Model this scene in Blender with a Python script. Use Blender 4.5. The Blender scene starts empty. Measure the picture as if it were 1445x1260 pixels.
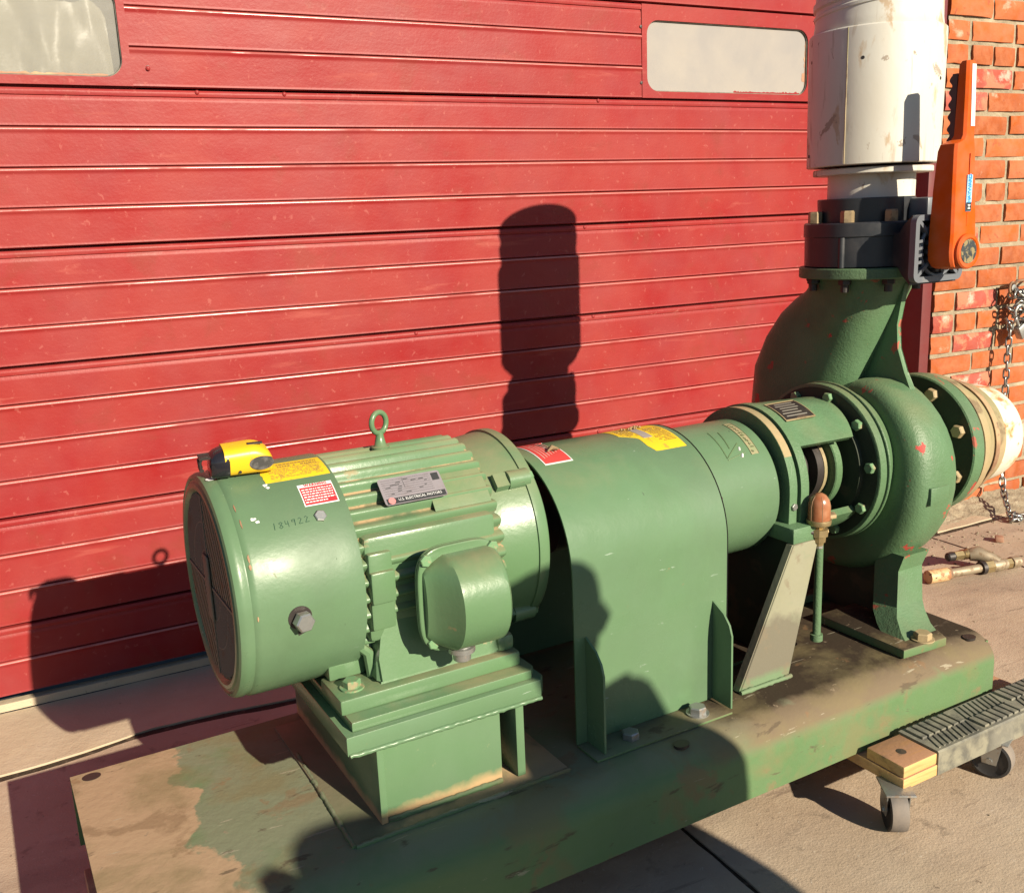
import bpy, bmesh, math, random
from mathutils import Vector, Matrix, noise
random.seed(7)
sc = bpy.context.scene
COL = sc.collection
R = math.radians
# ------------------------------------------------------------------ camera
CAM_H = 1.0107
YAW, PITCH, ROLL = 0.46987, 0.22741, 0.041525
CD = 2.27647
fw = Vector((math.sin(YAW)*math.cos(PITCH), math.cos(YAW)*math.cos(PITCH), -math.sin(PITCH)))
r0 = fw.cross(Vector((0, 0, 1))).normalized()
d0 = fw.cross(r0)
rt = math.cos(ROLL)*r0 + math.sin(ROLL)*d0
dn = -math.sin(ROLL)*r0 + math.cos(ROLL)*d0
cd = bpy.data.cameras.new('camera')
cam = bpy.data.objects.new('camera', cd)
COL.objects.link(cam)
m3 = Matrix((rt, -dn, -fw)).transposed()
cam.matrix_world = Matrix.Translation((0, -CD, CAM_H)) @ m3.to_4x4()
cd.sensor_fit = 'HORIZONTAL'
cd.sensor_width = 36
cd.lens = 36*1374.17/1445
cd.clip_start = 0.02
cd.clip_end = 400
sc.camera = cam
# ------------------------------------------------------------------ light
SUN_EL, SUN_AZ = 0.42982, -0.243          # light travels towards (sin az, cos az)
w = bpy.data.worlds.new('World')
sc.world = w
w.use_nodes = True
nt = w.node_tree
sky = nt.nodes.new('ShaderNodeTexSky')
sky.sky_type = 'NISHITA'
sky.sun_disc = False
sky.sun_elevation = SUN_EL
sky.sun_rotation = math.pi + SUN_AZ
sky.dust_density = .3
sky.ozone_density = 3.0
nt.links.new(sky.outputs[0], nt.nodes['Background'].inputs[0])
nt.nodes['Background'].inputs[1].default_value = 0.05
sl = bpy.data.lights.new('sun', 'SUN')
sl.energy = 5.0
sl.angle = R(0.55)
sl.color = (1.0, 0.885, 0.70)
so = bpy.data.objects.new('sun', sl)
COL.objects.link(so)
trav = Vector((math.sin(SUN_AZ)*math.cos(SUN_EL), math.cos(SUN_AZ)*math.cos(SUN_EL), -math.sin(SUN_EL)))
so.rotation_euler = trav.to_track_quat('-Z', 'Y').to_euler()
so.location = (1, -6, 4)
sc.view_settings.view_transform = 'Standard'
sc.view_settings.look = 'None'
sc.view_settings.gamma = 1
sc.view_settings.use_curve_mapping = False
sc.view_settings.exposure = 1.0


# ------------------------------------------------------------------ materials
ALB = (.72, .76, .81)          # the picture is exposed for the shade: keep albedos low


def mat(name, col, rough=.5, metal=0., layers=(), bump=(), var=None, rndm=0., spec=.5):
    """layers: (colour, kind, scale, lo, hi, extra) ; bump: (scale, strength, distance)"""
    m = bpy.data.materials.new(name)
    m.use_nodes = True
    t = m.node_tree
    N, L = t.nodes, t.links
    b = N['Principled BSDF']
    b.inputs['Roughness'].default_value = rough
    b.inputs['Metallic'].default_value = metal
    b.inputs['Specular IOR Level'].default_value = spec
    tc = N.new('ShaderNodeTexCoord')
    co = tc.outputs['Object']
    if rndm:
        oi = N.new('ShaderNodeObjectInfo')
        va = N.new('ShaderNodeVectorMath'); va.operation = 'SCALE'
        cmb = N.new('ShaderNodeCombineXYZ')
        for i in range(3): L.new(oi.outputs['Random'], cmb.inputs[i])
        L.new(cmb.outputs[0], va.inputs[0]); va.inputs['Scale'].default_value = 37
        vb = N.new('ShaderNodeVectorMath'); L.new(co, vb.inputs[0]); L.new(va.outputs[0], vb.inputs[1])
        co = vb.outputs[0]

    def nz(scale, detail=5, dist=0., stretch=None):
        c = co
        if stretch:
            mp = N.new('ShaderNodeMapping'); mp.inputs['Scale'].default_value = stretch
            L.new(co, mp.inputs[0]); c = mp.outputs[0]
        n = N.new('ShaderNodeTexNoise')
        n.inputs['Scale'].default_value = scale
        n.inputs['Detail'].default_value = detail
        n.inputs['Roughness'].default_value = .6
        n.inputs['Distortion'].default_value = dist
        L.new(c, n.inputs['Vector'])
        return n.outputs['Fac']

    def rng(v, lo, hi):
        r = N.new('ShaderNodeMapRange')
        r.inputs['From Min'].default_value = lo; r.inputs['From Max'].default_value = hi
        L.new(v, r.inputs['Value'])
        return r.outputs['Result']

    def mth(op, a, bb):
        q = N.new('ShaderNodeMath'); q.operation = op
        for i, v in enumerate((a, bb)):
            if isinstance(v, (int, float)): q.inputs[i].default_value = v
            else: L.new(v, q.inputs[i])
        return q.outputs[0]

    rgb = N.new('ShaderNodeRGB'); rgb.outputs[0].default_value = (*[c*a for c, a in zip(col, ALB)], 1)
    cur = rgb.outputs[0]
    if var:      # (scale, amount)
        hs = N.new('ShaderNodeHueSaturation')
        L.new(cur, hs.inputs['Color'])
        L.new(mth('ADD', mth('MULTIPLY', nz(var[0], 6, .4), 2*var[1]), 1-var[1]), hs.inputs['Value'])
        L.new(mth('ADD', mth('MULTIPLY', nz(var[0]*2.3, 3), .3), .85), hs.inputs['Saturation'])
        cur = hs.outputs[0]
    if rndm:
        hs = N.new('ShaderNodeHueSaturation')
        L.new(cur, hs.inputs['Color'])
        L.new(mth('ADD', mth('MULTIPLY', oi.outputs['Random'], 2*rndm), 1-rndm), hs.inputs['Value'])
        cur = hs.outputs[0]
    ro = None
    for ly in layers:
        lc, kind, s, lo, hi = ly[:5]
        ex = ly[5] if len(ly) > 5 else {}
        f = rng(nz(s, 8, ex.get('dist', .3), ex.get('stretch')), lo, hi)
        if kind == 'up':
            g = N.new('ShaderNodeNewGeometry'); sp = N.new('ShaderNodeSeparateXYZ')
            L.new(g.outputs['Normal'], sp.inputs[0])
            f = mth('MULTIPLY', f, rng(sp.outputs['Z'], ex.get('n0', .3), ex.get('n1', .95)))
        for ax, a0, a1 in ex.get('axis', ()):
            sp = N.new('ShaderNodeSeparateXYZ'); L.new(co, sp.inputs[0])
            wob = mth('ADD', sp.outputs[ax], mth('MULTIPLY', mth('SUBTRACT', nz(ex.get('ws', 14), 6), .5), ex.get('wob', 0.1)))
            f = mth('MULTIPLY', f, rng(wob, a0, a1))
        f = mth('MULTIPLY', f, ex.get('amt', 1.))
        mx = N.new('ShaderNodeMix'); mx.data_type = 'RGBA'
        L.new(f, mx.inputs['Factor']); L.new(cur, mx.inputs['A']); mx.inputs['B'].default_value = (*[c*a for c, a in zip(lc, ALB)], 1)
        cur = mx.outputs['Result']
        rr = ex.get('rough', .8)
        q = N.new('ShaderNodeMix'); q.data_type = 'FLOAT'
        L.new(f, q.inputs['Factor'])
        if ro is None: q.inputs['A'].default_value = rough
        else: L.new(ro, q.inputs['A'])
        q.inputs['B'].default_value = rr
        ro = q.outputs['Result']
    L.new(cur, b.inputs['Base Color'])
    if ro is not None: L.new(ro, b.inputs['Roughness'])
    last = None
    for bs in bump:
        bn = N.new('ShaderNodeBump')
        bn.inputs['Strength'].default_value = bs[1]
        bn.inputs['Distance'].default_value = bs[2]
        L.new(nz(bs[0], 6, 0., bs[3] if len(bs) > 3 else None), bn.inputs['Height'])
        if last: L.new(last, bn.inputs['Normal'])
        last = bn.outputs[0]
    if last: L.new(last, b.inputs['Normal'])
    return m


GC = (.128, .212, .105)
DUST = (.42, .27, .15)
GREEN = mat('green_paint', GC, .27, 0, [
    (DUST, 'up', 9, .50, .68, {'amt': .25, 'n0': .5, 'n1': 1.1}),
    ((.30, .16, .07), 'n', 26, .70, .74, {'amt': .6}),
    ((.15, .25, .14), 'n', 5, .45, .7, {'amt': .4, 'rough': .4}),
    ((.075, .105, .06), 'n', 2.3, .48, .68, {'amt': .55}),
    ((.36, .42, .33), 'n', 70, .685, .70, {'amt': .55, 'stretch': (.35, 1, 1.6)}),
    ((.05, .07, .04), 'n', 45, .70, .715, {'amt': .6, 'stretch': (1.5, 1, .4)})],
    [(230, .10, .001), (60, .14, .002), (4, .2, .01)], (3, .14), spec=.28)
GREENM = mat('green_paint_motor', (.125, .215, .100), .3, 0, [
    (DUST, 'up', 7, .40, .62, {'amt': .45, 'n0': .35, 'n1': .9}),
    ((.40, .25, .12), 'n', 13, .665, .70, {'amt': .6})],
    [(120, .2, .0015), (9, .2, .004)], (4, .15), spec=.4)
GREENCAST = mat('green_cast_paint', (.110, .190, .088), .38, 0, [
    (DUST, 'up', 6, .45, .65, {'amt': .4, 'n0': .4, 'n1': 1.1}),
    ((.55, .05, .04), 'n', 17, .628, .636, {'amt': .95, 'rough': .6, 'stretch': (1.6, 1, 1), 'axis': ((0, .615, .63),)}),
    ((.09, .10, .055), 'n', 3.5, .50, .66, {'amt': .5}),
    ((.16, .30, .15), 'n', 5, .45, .7, {'amt': .4})],
    [(260, .40, .0025), (90, .3, .003), (12, .25, .004)], (3, .15), spec=.3)
GREENSTRUT = mat('weathered_green_strut', (.27, .25, .155), .65, 0, [
    ((.16, .22, .11), 'n', 8, .50, .62, {'amt': .7}),
    ((.145, .12, .08), 'n', 7, .30, .38, {'amt': .85, 'axis': ((2, .235, .21),), 'wob': .12}),
    ((.15, .24, .11), 'n', 9, .3, .4, {'amt': .8, 'axis': ((2, .142, .130),), 'wob': .03}),
    ((.20, .15, .09), 'n', 22, .58, .64, {'amt': .6})], [(90, .2, .002)], (5, .2))
OIL = (.045, .03, .018)
GREENBASE = mat('green_base_paint', (.125, .20, .085), .5, 0, [
    ((.27, .235, .165), 'up', 5, .30, .50, {'amt': .62, 'n0': .55, 'n1': .95}),
    ((.46, .30, .175), 'up', 3.2, .20, .30, {'amt': .92, 'n0': .3, 'n1': .7, 'axis': ((0, -.628, -.636),), 'wob': .20, 'ws': 9}),
    ((.19, .13, .08), 'up', 7, .33, .42, {'amt': .94, 'n0': .12, 'n1': .5, 'axis': ((0, .05, .2),), 'wob': .3, 'ws': 8}),
    (OIL, 'up', 8, .15, .30, {'amt': .96, 'n0': .7, 'n1': .97, 'axis': ((0, .14, .18), (1, -.215, -.19)), 'wob': .10, 'ws': 11, 'rough': .95}),
    ((.30, .22, .14), 'up', 75, .66, .70, {'amt': .8, 'n0': .7, 'n1': .95}),
    ((.24, .15, .08), 'n', 11, .60, .66, {'amt': .6}),
    ((.22, .17, .08), 'n', 7, .5, .62, {'amt': .55}),
    ((.10, .07, .045), 'n', 30, .62, .66, {'amt': .7, 'stretch': (.4, 1, 1.6)}),
    ((.42, .36, .25), 'n', 60, .66, .68, {'amt': .6, 'stretch': (.15, 1, 1)}),
    ((.26, .13, .06), 'n', 16, .66, .69, {'amt': .4})],
    [(70, .3, .003), (5, .2, .01), (200, .2, .001)], (4, .2), spec=.15)
REDDOOR = mat('red_door_paint', (.30, .028, .027), .42, 0, [
    ((.36, .050, .036), 'n', 3.2, .42, .62, {'amt': .5, 'rough': .48}),
    ((.26, .045, .030), 'n', 9, .56, .66, {'amt': .45, 'rough': .35}),
    ((.46, .13, .10), 'n', 60, .62, .68, {'amt': .45, 'rough': .6}),
    ((.42, .09, .065), 'n', 11, .62, .70, {'amt': .5, 'rough': .6, 'stretch': (.35, 1, 2.4)})],
    [(160, .22, .0015), (14, .22, .003, (.5, 1, 1.6)), (2.2, .2, .02)], (2.3, .13), spec=.16)
REDEDGE = mat('worn_door_rib_edge', (.50, .13, .10), .28, 0, [((.30, .03, .022), 'n', 9, .50, .60, {'amt': .85, 'stretch': (.4, 1, 1)})], [(160, .2, .001)], spec=.7)  # pale colour paints in the glint along each rib lip
MAROON = mat('maroon_frame_paint', (.17, .03, .028), .5, 0, [
    ((.5, .25, .07), 'n', 14, .66, .7, {'amt': .8, 'stretch': (3, 3, .6)})], [(80, .2, .002)], (6, .2))
BRICK = mat('brick', (.46, .118, .040), .9, 0, [
    ((.52, .175, .075), 'n', 22, .42, .62, {'amt': .6}),
    ((.30, .07, .035), 'n', 45, .60, .68, {'amt': .7}),
    ((.62, .48, .34), 'n', 10, .64, .72, {'amt': .7})], [(110, .5, .003), (25, .5, .004)], (9, .22), .22, .2)
BRICKR = mat('brick_red_painted', (.42, .09, .06), .85, 0, [
    ((.60, .22, .12), 'n', 22, .48, .56, {'amt': .8}),
    ((.66, .50, .38), 'n', 18, .58, .66, {'amt': .7})], [(110, .5, .003), (25, .5, .004)], (9, .2), .15, .2)
MORTAR = mat('mortar', (.36, .28, .18), .95, 0, [
    ((.22, .17, .11), 'n', 26, .52, .64, {'amt': .7}), ((.55, .45, .30), 'n', 12, .5, .65, {'amt': .6})],
    [(90, .8, .006), (30, .6, .008)], (8, .2), 0, .2)
CONC = mat('concrete', (.56, .42, .285), .9, 0, [
    ((.42, .29, .19), 'n', 2.1, .42, .62, {'amt': .6}),
    ((.60, .45, .31), 'n', 5, .52, .66, {'amt': .5}),
    ((.16, .11, .075), 'n', 70, .66, .71, {'amt': .8}),
    ((.20, .145, .10), 'n', 18, .60, .68, {'amt': .5}),
    ((.30, .21, .15), 'n', 3.1, .50, .60, {'amt': .45, 'stretch': (.5, 1.6, 1)}),
    ((.25, .17, .12), 'n', 36, .62, .68, {'amt': .6, 'stretch': (.12, 1, 1)}),
    ((.66, .55, .42), 'n', 120, .64, .68, {'amt': .6})],
    [(240, .5, .002), (70, .35, .003), (6, .25, .01)], (3, .16), 0, .25)
CONCPALE = mat('pale_sill_concrete', (.60, .46, .30), .9, 0, [
    ((.50, .37, .24), 'n', 4, .42, .62, {'amt': .6}), ((.14, .1, .07), 'n', 38, .68, .72, {'amt': .8})],
    [(200, .5, .002), (30, .4, .005)], (3, .14), 0, .25)
DIRT = mat('joint_dirt', (.065, .043, .026), .95, 0, [((.2, .14, .09), 'n', 40, .55, .65, {'amt': .6})], [(120, 1, .006)], (20, .3), 0, .2)
BLACKPL = mat('black_plastic', (.030, .031, .034), .38, 0, [((.09, .08, .075), 'n', 12, .5, .7, {'amt': .5})], [(90, .1, .001)], (5, .2))
GREYPL = mat('grey_bracket_plastic', (.15, .155, .165), .42, 0, [((.25, .23, .2), 'n', 20, .55, .7, {'amt': .4})], [(90, .1, .001)])
ORANGE = mat('orange_handle_plastic', (.66, .10, .012), .45, 0, [((.45, .09, .03), 'n', 26, .66, .72, {'amt': .5})], [(200, .08, .001)], (6, .07), spec=.2)
PVC = mat('white_pvc', (.70, .65, .55), .42, 0, [
    ((.44, .25, .10), 'n', 13, .59, .64, {'amt': .75, 'stretch': (1.4, 1.4, .7)}),
    ((.20, .12, .08), 'n', 24, .645, .67, {'amt': .8, 'stretch': (1, 1, .6), 'dist': 1.2}),
    ((.60, .50, .36), 'n', 5, .42, .66, {'amt': .6, 'stretch': (1, 1, .35)}),
    ((.40, .30, .20), 'n', 50, .60, .66, {'amt': .45, 'stretch': (1, 1, .15)})], [(8, .15, .006), (90, .08, .001)], (3, .07))
PVCRUST = mat('white_cap_with_rust', (.82, .72, .55), .45, 0, [
    ((.68, .26, .05), 'n', 15, .52, .60, {'amt': .85}), ((.45, .15, .04), 'n', 30, .60, .64, {'amt': .8})], [(40, .3, .003)])
RUST = mat('rusty_steel', (.26, .13, .065), .75, 0, [
    ((.50, .33, .17), 'n', 9, .45, .6, {'amt': .8}), ((.10, .06, .04), 'n', 22, .55, .62, {'amt': .7})], [(90, .5, .003)], (8, .2))
TAN = mat('tan_weathered_flange', (.42, .30, .15), .6, 0, [
    ((.24, .22, .10), 'n', 6, .45, .6, {'amt': .7}), ((.16, .09, .045), 'n', 16, .56, .64, {'amt': .7})], [(60, .3, .003)], (5, .15))
STEEL = mat('zinc_steel', (.52, .50, .45), .38, .8, [((.30, .17, .08), 'n', 60, .55, .65, {'amt': .6})], [(150, .2, .001)])
BRASS = mat('dull_brass', (.50, .36, .17), .4, .75, [((.22, .15, .08), 'n', 70, .5, .6, {'amt': .6})], [(150, .2, .001)])
PAINTBOLT = mat('painted_bolt', (.17, .30, .14), .4, 0, [(DUST, 'n', 70, .5, .62, {'amt': .7})], [(150, .2, .001)])
DARKMETAL = mat('dark_greasy_metal', (.045, .035, .03), .5, .3, [((.16, .1, .06), 'n', 20, .55, .65, {'amt': .6})], [(120, .2, .001)])
GRILLE = mat('dusty_grille', (.17, .165, .12), .7, 0, [((.22, .11, .06), 'n', 16, .55, .62, {'amt': .5})], spec=.2)
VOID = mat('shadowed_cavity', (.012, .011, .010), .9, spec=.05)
PAINTSHADE = mat('greasy_dark_green', (.040, .050, .030), .6, 0, [((.12, .09, .05), 'n', 18, .55, .63, {'amt': .5})], [(60, .2, .002)], (6, .2), spec=.2)  # shade painted into the colour of faces turned from the sun
CHAINM = mat('galvanised_chain', (.42, .41, .37), .33, .9, [((.14, .09, .06), 'n', 60, .5, .6, {'amt': .7})], rndm=.15)
WOOD = mat('pine_wood', (.72, .42, .15), .6, 0, [
    ((.50, .24, .08), 'n', 30, .5, .62, {'amt': .6, 'stretch': (.3, 2, 4)}), ((.2, .12, .07), 'n', 14, .64, .7, {'amt': .6})], [(120, .3, .002)], (8, .15))
WOODR = mat('dusty_end_board_wood', (.42, .21, .12), .75, 0, [((.62, .42, .22), 'n', 12, .5, .62, {'amt': .6})], [(120, .3, .002)], (8, .15))
RUBBER = mat('worn_rubber', (.12, .11, .085), .7, 0, [
    ((.34, .30, .20), 'n', 30, .42, .62, {'amt': .65}), ((.30, .27, .2), 'n', 5, .5, .6, {'amt': .4})], [(60, .4, .003)])
TYRE = mat('caster_tyre', (.16, .135, .115), .7, 0, [((.30, .23, .17), 'n', 9, .45, .6, {'amt': .6})], [(60, .2, .002)])
YELLOW = mat('yellow_label', (.85, .56, .02), .5, 0, [((.42, .24, .04), 'n', 60, .58, .64, {'amt': .7}), (GC, 'n', 20, .70, .72, {})])
REDL = mat('red_label', (.68, .03, .035), .45)
REDLW = mat('worn_red_label', (.62, .06, .05), .5, 0, [((.6, .42, .3), 'n', 50, .6, .66, {'amt': .6})])
WHITEP = mat('white_print', (.80, .76, .70), .5)
BLACKP = mat('black_print', (.03, .03, .03), .5)
BLUEP = mat('blue_label', (.05, .33, .72), .4)
CYANP = mat('pale_blue_label', (.35, .62, .82), .4)
INK = mat('green_black_ink', (.03, .09, .05), .5)
PLATE = mat('engraved_nameplate', (.34, .29, .29), .42, .3, [((.18, .14, .14), 'n', 40, .5, .6, {'amt': .5})], [(120, .1, .001)])
TAPEY = mat('tape_yellow', (.88, .50, .015), .38, 0, [((.35, .20, .04), 'n', 45, .62, .68, {'amt': .7})], [(200, .1, .001)])
AMBER = mat('amber_oil_glass', (.33, .11, .045), .2, 0, [((.48, .22, .10), 'n', 18, .45, .65, {'amt': .6})])
GLASSD = mat('dusty_window_plastic', (.36, .31, .26), .5, 0, [
    ((.30, .27, .25), 'n', 5, .4, .6, {'amt': .7}), ((.42, .34, .22), 'n', 3, .55, .7, {'amt': .6})], [(8, .1, .004)], (4, .08), spec=.25)
SHEETP = mat('yellowed_plastic_sheet', (.48, .43, .29), .35, 0, [((.36, .35, .30), 'n', 5, .5, .62, {'amt': .6})], [(20, .3, .006)], (5, .2))
SKIN = mat('skin', (.45, .25, .17), .5)
CLOTH = mat('navy_cloth', (.04, .05, .08), .85, 0, (), [(300, .3, .002)])
DENIM = mat('denim', (.06, .09, .16), .85, 0, (), [(300, .3, .002)])
HAIR = mat('dark_hair', (.03, .02, .015), .6)
# dirty clear pane
PANE = bpy.data.materials.new('hazy_clear_pane')
PANE.use_nodes = True
t_ = PANE.node_tree
mx_ = t_.nodes.new('ShaderNodeMixShader'); tr_ = t_.nodes.new('ShaderNodeBsdfTransparent')
pb_ = t_.nodes['Principled BSDF']; pb_.inputs['Base Color'].default_value = (.25, .24, .21, 1); pb_.inputs['Roughness'].default_value = .25
nn_ = t_.nodes.new('ShaderNodeTexNoise'); nn_.inputs['Scale'].default_value = 5
mr_ = t_.nodes.new('ShaderNodeMapRange'); mr_.inputs['To Min'].default_value = .2; mr_.inputs['To Max'].default_value = .5
t_.links.new(nn_.outputs[0], mr_.inputs[0]); t_.links.new(mr_.outputs[0], mx_.inputs[0])
t_.links.new(tr_.outputs[0], mx_.inputs[1]); t_.links.new(pb_.outputs[0], mx_.inputs[2])
t_.links.new(mx_.outputs[0], t_.nodes['Material Output'].inputs[0])

# ------------------------------------------------------------------ mesh helpers
def new(): return bmesh.new()


def box(bm, x0, x1, y0, y1, z0, z1, bev=0., seg=2):
    vs = [bm.verts.new((x, y, z)) for x in (x0, x1) for y in (y0, y1) for z in (z0, z1)]
    f = [(0, 1, 3, 2), (4, 6, 7, 5), (0, 4, 5, 1), (2, 3, 7, 6), (0, 2, 6, 4), (1, 5, 7, 3)]
    fs = [bm.faces.new([vs[i] for i in q]) for q in f]
    if bev:
        es = list({e for q in fs for e in q.edges})
        bmesh.ops.bevel(bm, geom=es, offset=bev, segments=seg, affect='EDGES', profile=.5)
    return bm


def frame_of(d):
    d = Vector(d).normalized()
    u = d.orthogonal().normalized()
    return u, d.cross(u)


def ring(bm, c, u, v, r, n, ph=0.):
    return [bm.verts.new(Vector(c) + u*math.cos(ph+2*math.pi*i/n)*r + v*math.sin(ph+2*math.pi*i/n)*r) for i in range(n)]


def skin(bm, rings, cap0=True, cap1=True, close=False):
    n = len(rings[0])
    for a, b in zip(rings, rings[1:] + ([rings[0]] if close else [])):
        for i in range(n):
            bm.faces.new((a[i], a[(i+1) % n], b[(i+1) % n], b[i]))
    if not close:
        if cap0: bm.faces.new(rings[0][::-1])
        if cap1: bm.faces.new(rings[-1])
    return bm


def lathe(bm, c, axis, prof, n=48, cap0=True, cap1=True, u=None, a0=None, a1=None):
    """prof: (distance along axis, radius)"""
    ax = Vector(axis).normalized()
    if u is None: u, v = frame_of(ax)
    else: u = Vector(u).normalized(); v = ax.cross(u)
    rs = [ring(bm, Vector(c)+ax*t, u, v, max(r, 1e-5), n) for t, r in prof]
    return skin(bm, rs, cap0, cap1)


def latheX(bm, y0, z0, prof, n=64, cap0=True, cap1=True):
    return lathe(bm, (0, y0, z0), (1, 0, 0), prof, n, cap0, cap1, u=(0, 0, 1))


def latheZ(bm, x0, y0, prof, n=56, cap0=True, cap1=True):
    return lathe(bm, (x0, y0, 0), (0, 0, 1), prof, n, cap0, cap1, u=(1, 0, 0))


def tube(bm, pts, r, n=10, close=False):
    pts = [Vector(p) for p in pts]
    rs = []
    k = len(pts)
    pu = None
    for i, p in enumerate(pts):
        a = pts[(i-1) % k] if (close or i) else p
        b = pts[(i+1) % k] if (close or i < k-1) else p
        d = (b-a).normalized()
        if pu is None: u = d.orthogonal().normalized()
        else: u = (pu - d*pu.dot(d)).normalized()
        pu = u
        rr = r[i] if isinstance(r, (list, tuple)) else r
        rs.append(ring(bm, p, u, d.cross(u), rr, n))
    return skin(bm, rs, close=close)


def prism(bm, poly, plane, a, b, bev=0.):
    """poly 2-D, plane 'xz'|'yz'|'xy', extruded from a to b on the remaining axis"""
    def P(p, t):
        if plane == 'xz': return (p[0], t, p[1])
        if plane == 'yz': return (t, p[0], p[1])
        return (p[0], p[1], t)
    A = [bm.verts.new(P(p, a)) for p in poly]
    B = [bm.verts.new(P(p, b)) for p in poly]
    n = len(poly)
    fs = [bm.faces.new(A), bm.faces.new(B[::-1])]
    for i in range(n): fs.append(bm.faces.new((A[i], B[i], B[(i+1) % n], A[(i+1) % n])))
    if bev:
        es = set(fs[0].edges) | set(fs[1].edges)
        bmesh.ops.bevel(bm, geom=list(es), offset=bev, segments=2, affect='EDGES', profile=.5)
    return bm


def hexa(bm, c, d, r, h, bev=True, ph=0.):
    d = Vector(d).normalized()
    u, v = frame_of(d)
    c = Vector(c)
    rs = [ring(bm, c, u, v, r, 6, ph), ring(bm, c+d*h*.85, u, v, r, 6, ph), ring(bm, c+d*h, u, v, r*.86, 6, ph)]
    return skin(bm, rs)


def finish(bm, name, m, ang=35):
    bmesh.ops.recalc_face_normals(bm, faces=bm.faces)
    me = bpy.data.meshes.new(name)
    bm.to_mesh(me); bm.free()
    me.materials.append(m)
    if ang:
        me.polygons.foreach_set('use_smooth', [True]*len(me.polygons))
        me.set_sharp_from_angle(angle=R(ang))
    return me


YB = 0.040389                       # the skid stands turned a little from the door
ORG = Vector((0, 0, 0))


def setorg(v):
    global ORG
    ORG = Vector(v)


def obj(name, bm, m, parent=None, ang=35, org=None, kind=None):
    o_ = ORG if org is None else Vector(org)
    bmesh.ops.translate(bm, verts=bm.verts, vec=-o_)
    o = bpy.data.objects.new(name, finish(bm, name, m, ang))
    COL.objects.link(o)
    if parent is not None: o.parent = parent
    if kind: o['kind'] = kind
    return o


def tow(p):
    c, s = math.cos(YB), math.sin(YB)
    return Vector((c*p[0]-s*p[1], s*p[0]+c*p[1], p[2]))


def thing(name, label, cat, org, rz=0., world=False, group=None):
    o = bpy.data.objects.new(name, None)
    o.empty_display_size = .05
    COL.objects.link(o)
    o.location = Vector(org) if world else tow(org)
    o.rotation_euler = (0, 0, rz if world else YB)
    o['label'] = label; o['category'] = cat
    if group: o['group'] = group
    setorg(org)
    return o


def tag(o, label, cat, group=None):
    o['label'] = label; o['category'] = cat
    if group: o['group'] = group


def inst(src, loc, parent, d=None, name=None, rot=None, scale=None):
    """another copy sharing mesh data; src mesh is built along +Z at the origin"""
    o = src.copy(); COL.objects.link(o); o.parent = parent
    o.location = Vector(loc) - ORG
    if d is not None: o.rotation_euler = Vector(d).to_track_quat('Z', 'Y').to_euler()
    if rot is not None: o.rotation_euler = rot
    if scale: o.scale = scale
    if name: o.name = name
    return o


def boltmesh(name, r, h, m, washer=0., ph=0.):
    bm = new()
    z = 0
    if washer:
        lathe(bm, (0, 0, 0), (0, 0, 1), [(0, washer), (.0025, washer)], 20); z = .0025
    hexa(bm, (0, 0, z), (0, 0, 1), r, h, ph=ph)
    bmesh.ops.recalc_face_normals(bm, faces=bm.faces)
    me = finish(bm, name, m, 25)
    return me


def place(me, name, loc, parent, d=(0, 0, 1), spin=0., scale=None):
    o = bpy.data.objects.new(name, me); COL.objects.link(o); o.parent = parent
    o.location = Vector(loc) - ORG
    q = Vector(d).to_track_quat('Z', 'Y')
    o.rotation_euler = (q.to_matrix() @ Matrix.Rotation(spin, 3, 'Z')).to_euler()
    if scale: o.scale = scale
    return o


def textbm(txt, size, fn, spacing=1.0, bold=0., depth=0.0):
    cu = bpy.data.curves.new('t', 'FONT')
    cu.body = txt; cu.size = size; cu.align_x = 'CENTER'; cu.align_y = 'CENTER'
    cu.space_character = spacing; cu.offset = bold; cu.resolution_u = 2; cu.extrude = depth
    o = bpy.data.objects.new('t', cu); COL.objects.link(o)
    bpy.context.view_layer.update()
    me = o.to_mesh()
    bm = new(); bm.from_mesh(me)
    for v in bm.verts: v.co = fn(v.co.x, v.co.y, v.co.z)
    o.to_mesh_clear(); bpy.data.objects.remove(o); bpy.data.curves.remove(cu)
    return bm


def merge(a, b):
    me = bpy.data.meshes.new('tmp'); b.to_mesh(me); b.free(); a.from_mesh(me); bpy.data.meshes.remove(me)
    return a


def cylpt(y0, z0, r, x, th):
    return Vector((x, y0 - r*math.sin(R(th)), z0 + r*math.cos(R(th))))


def cylsheet(bm, y0, z0, r, x0, x1, t0, t1, nx=4, nt=10, th=.0006, tear=None):
    g = []
    for i in range(nx+1):
        row = []
        for j in range(nt+1):
            a = t0 + (t1-t0)*j/nt
            x = x0 + (x1-x0)*i/nx
            if tear: x, a = tear(i/nx, j/nt, x, a)
            row.append((x, a))
        g.append(row)
    top = [[bm.verts.new(cylpt(y0, z0, r+th, *p)) for p in row] for row in g]
    bot = [[bm.verts.new(cylpt(y0, z0, r-.001, *p)) for p in row] for row in g]
    for i in range(nx):
        for j in range(nt):
            bm.faces.new((top[i][j], top[i+1][j], top[i+1][j+1], top[i][j+1]))
    edge = [(i, 0) for i in range(nx)] + [(nx, j) for j in range(nt)] + [(i, nt) for i in range(nx, 0, -1)] + [(0, j) for j in range(nt, 0, -1)]
    for k in range(len(edge)):
        a, b = edge[k], edge[(k+1) % len(edge)]
        bm.faces.new((top[a[0]][a[1]], top[b[0]][b[1]], bot[b[0]][b[1]], bot[a[0]][a[1]]))
    return bm


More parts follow.
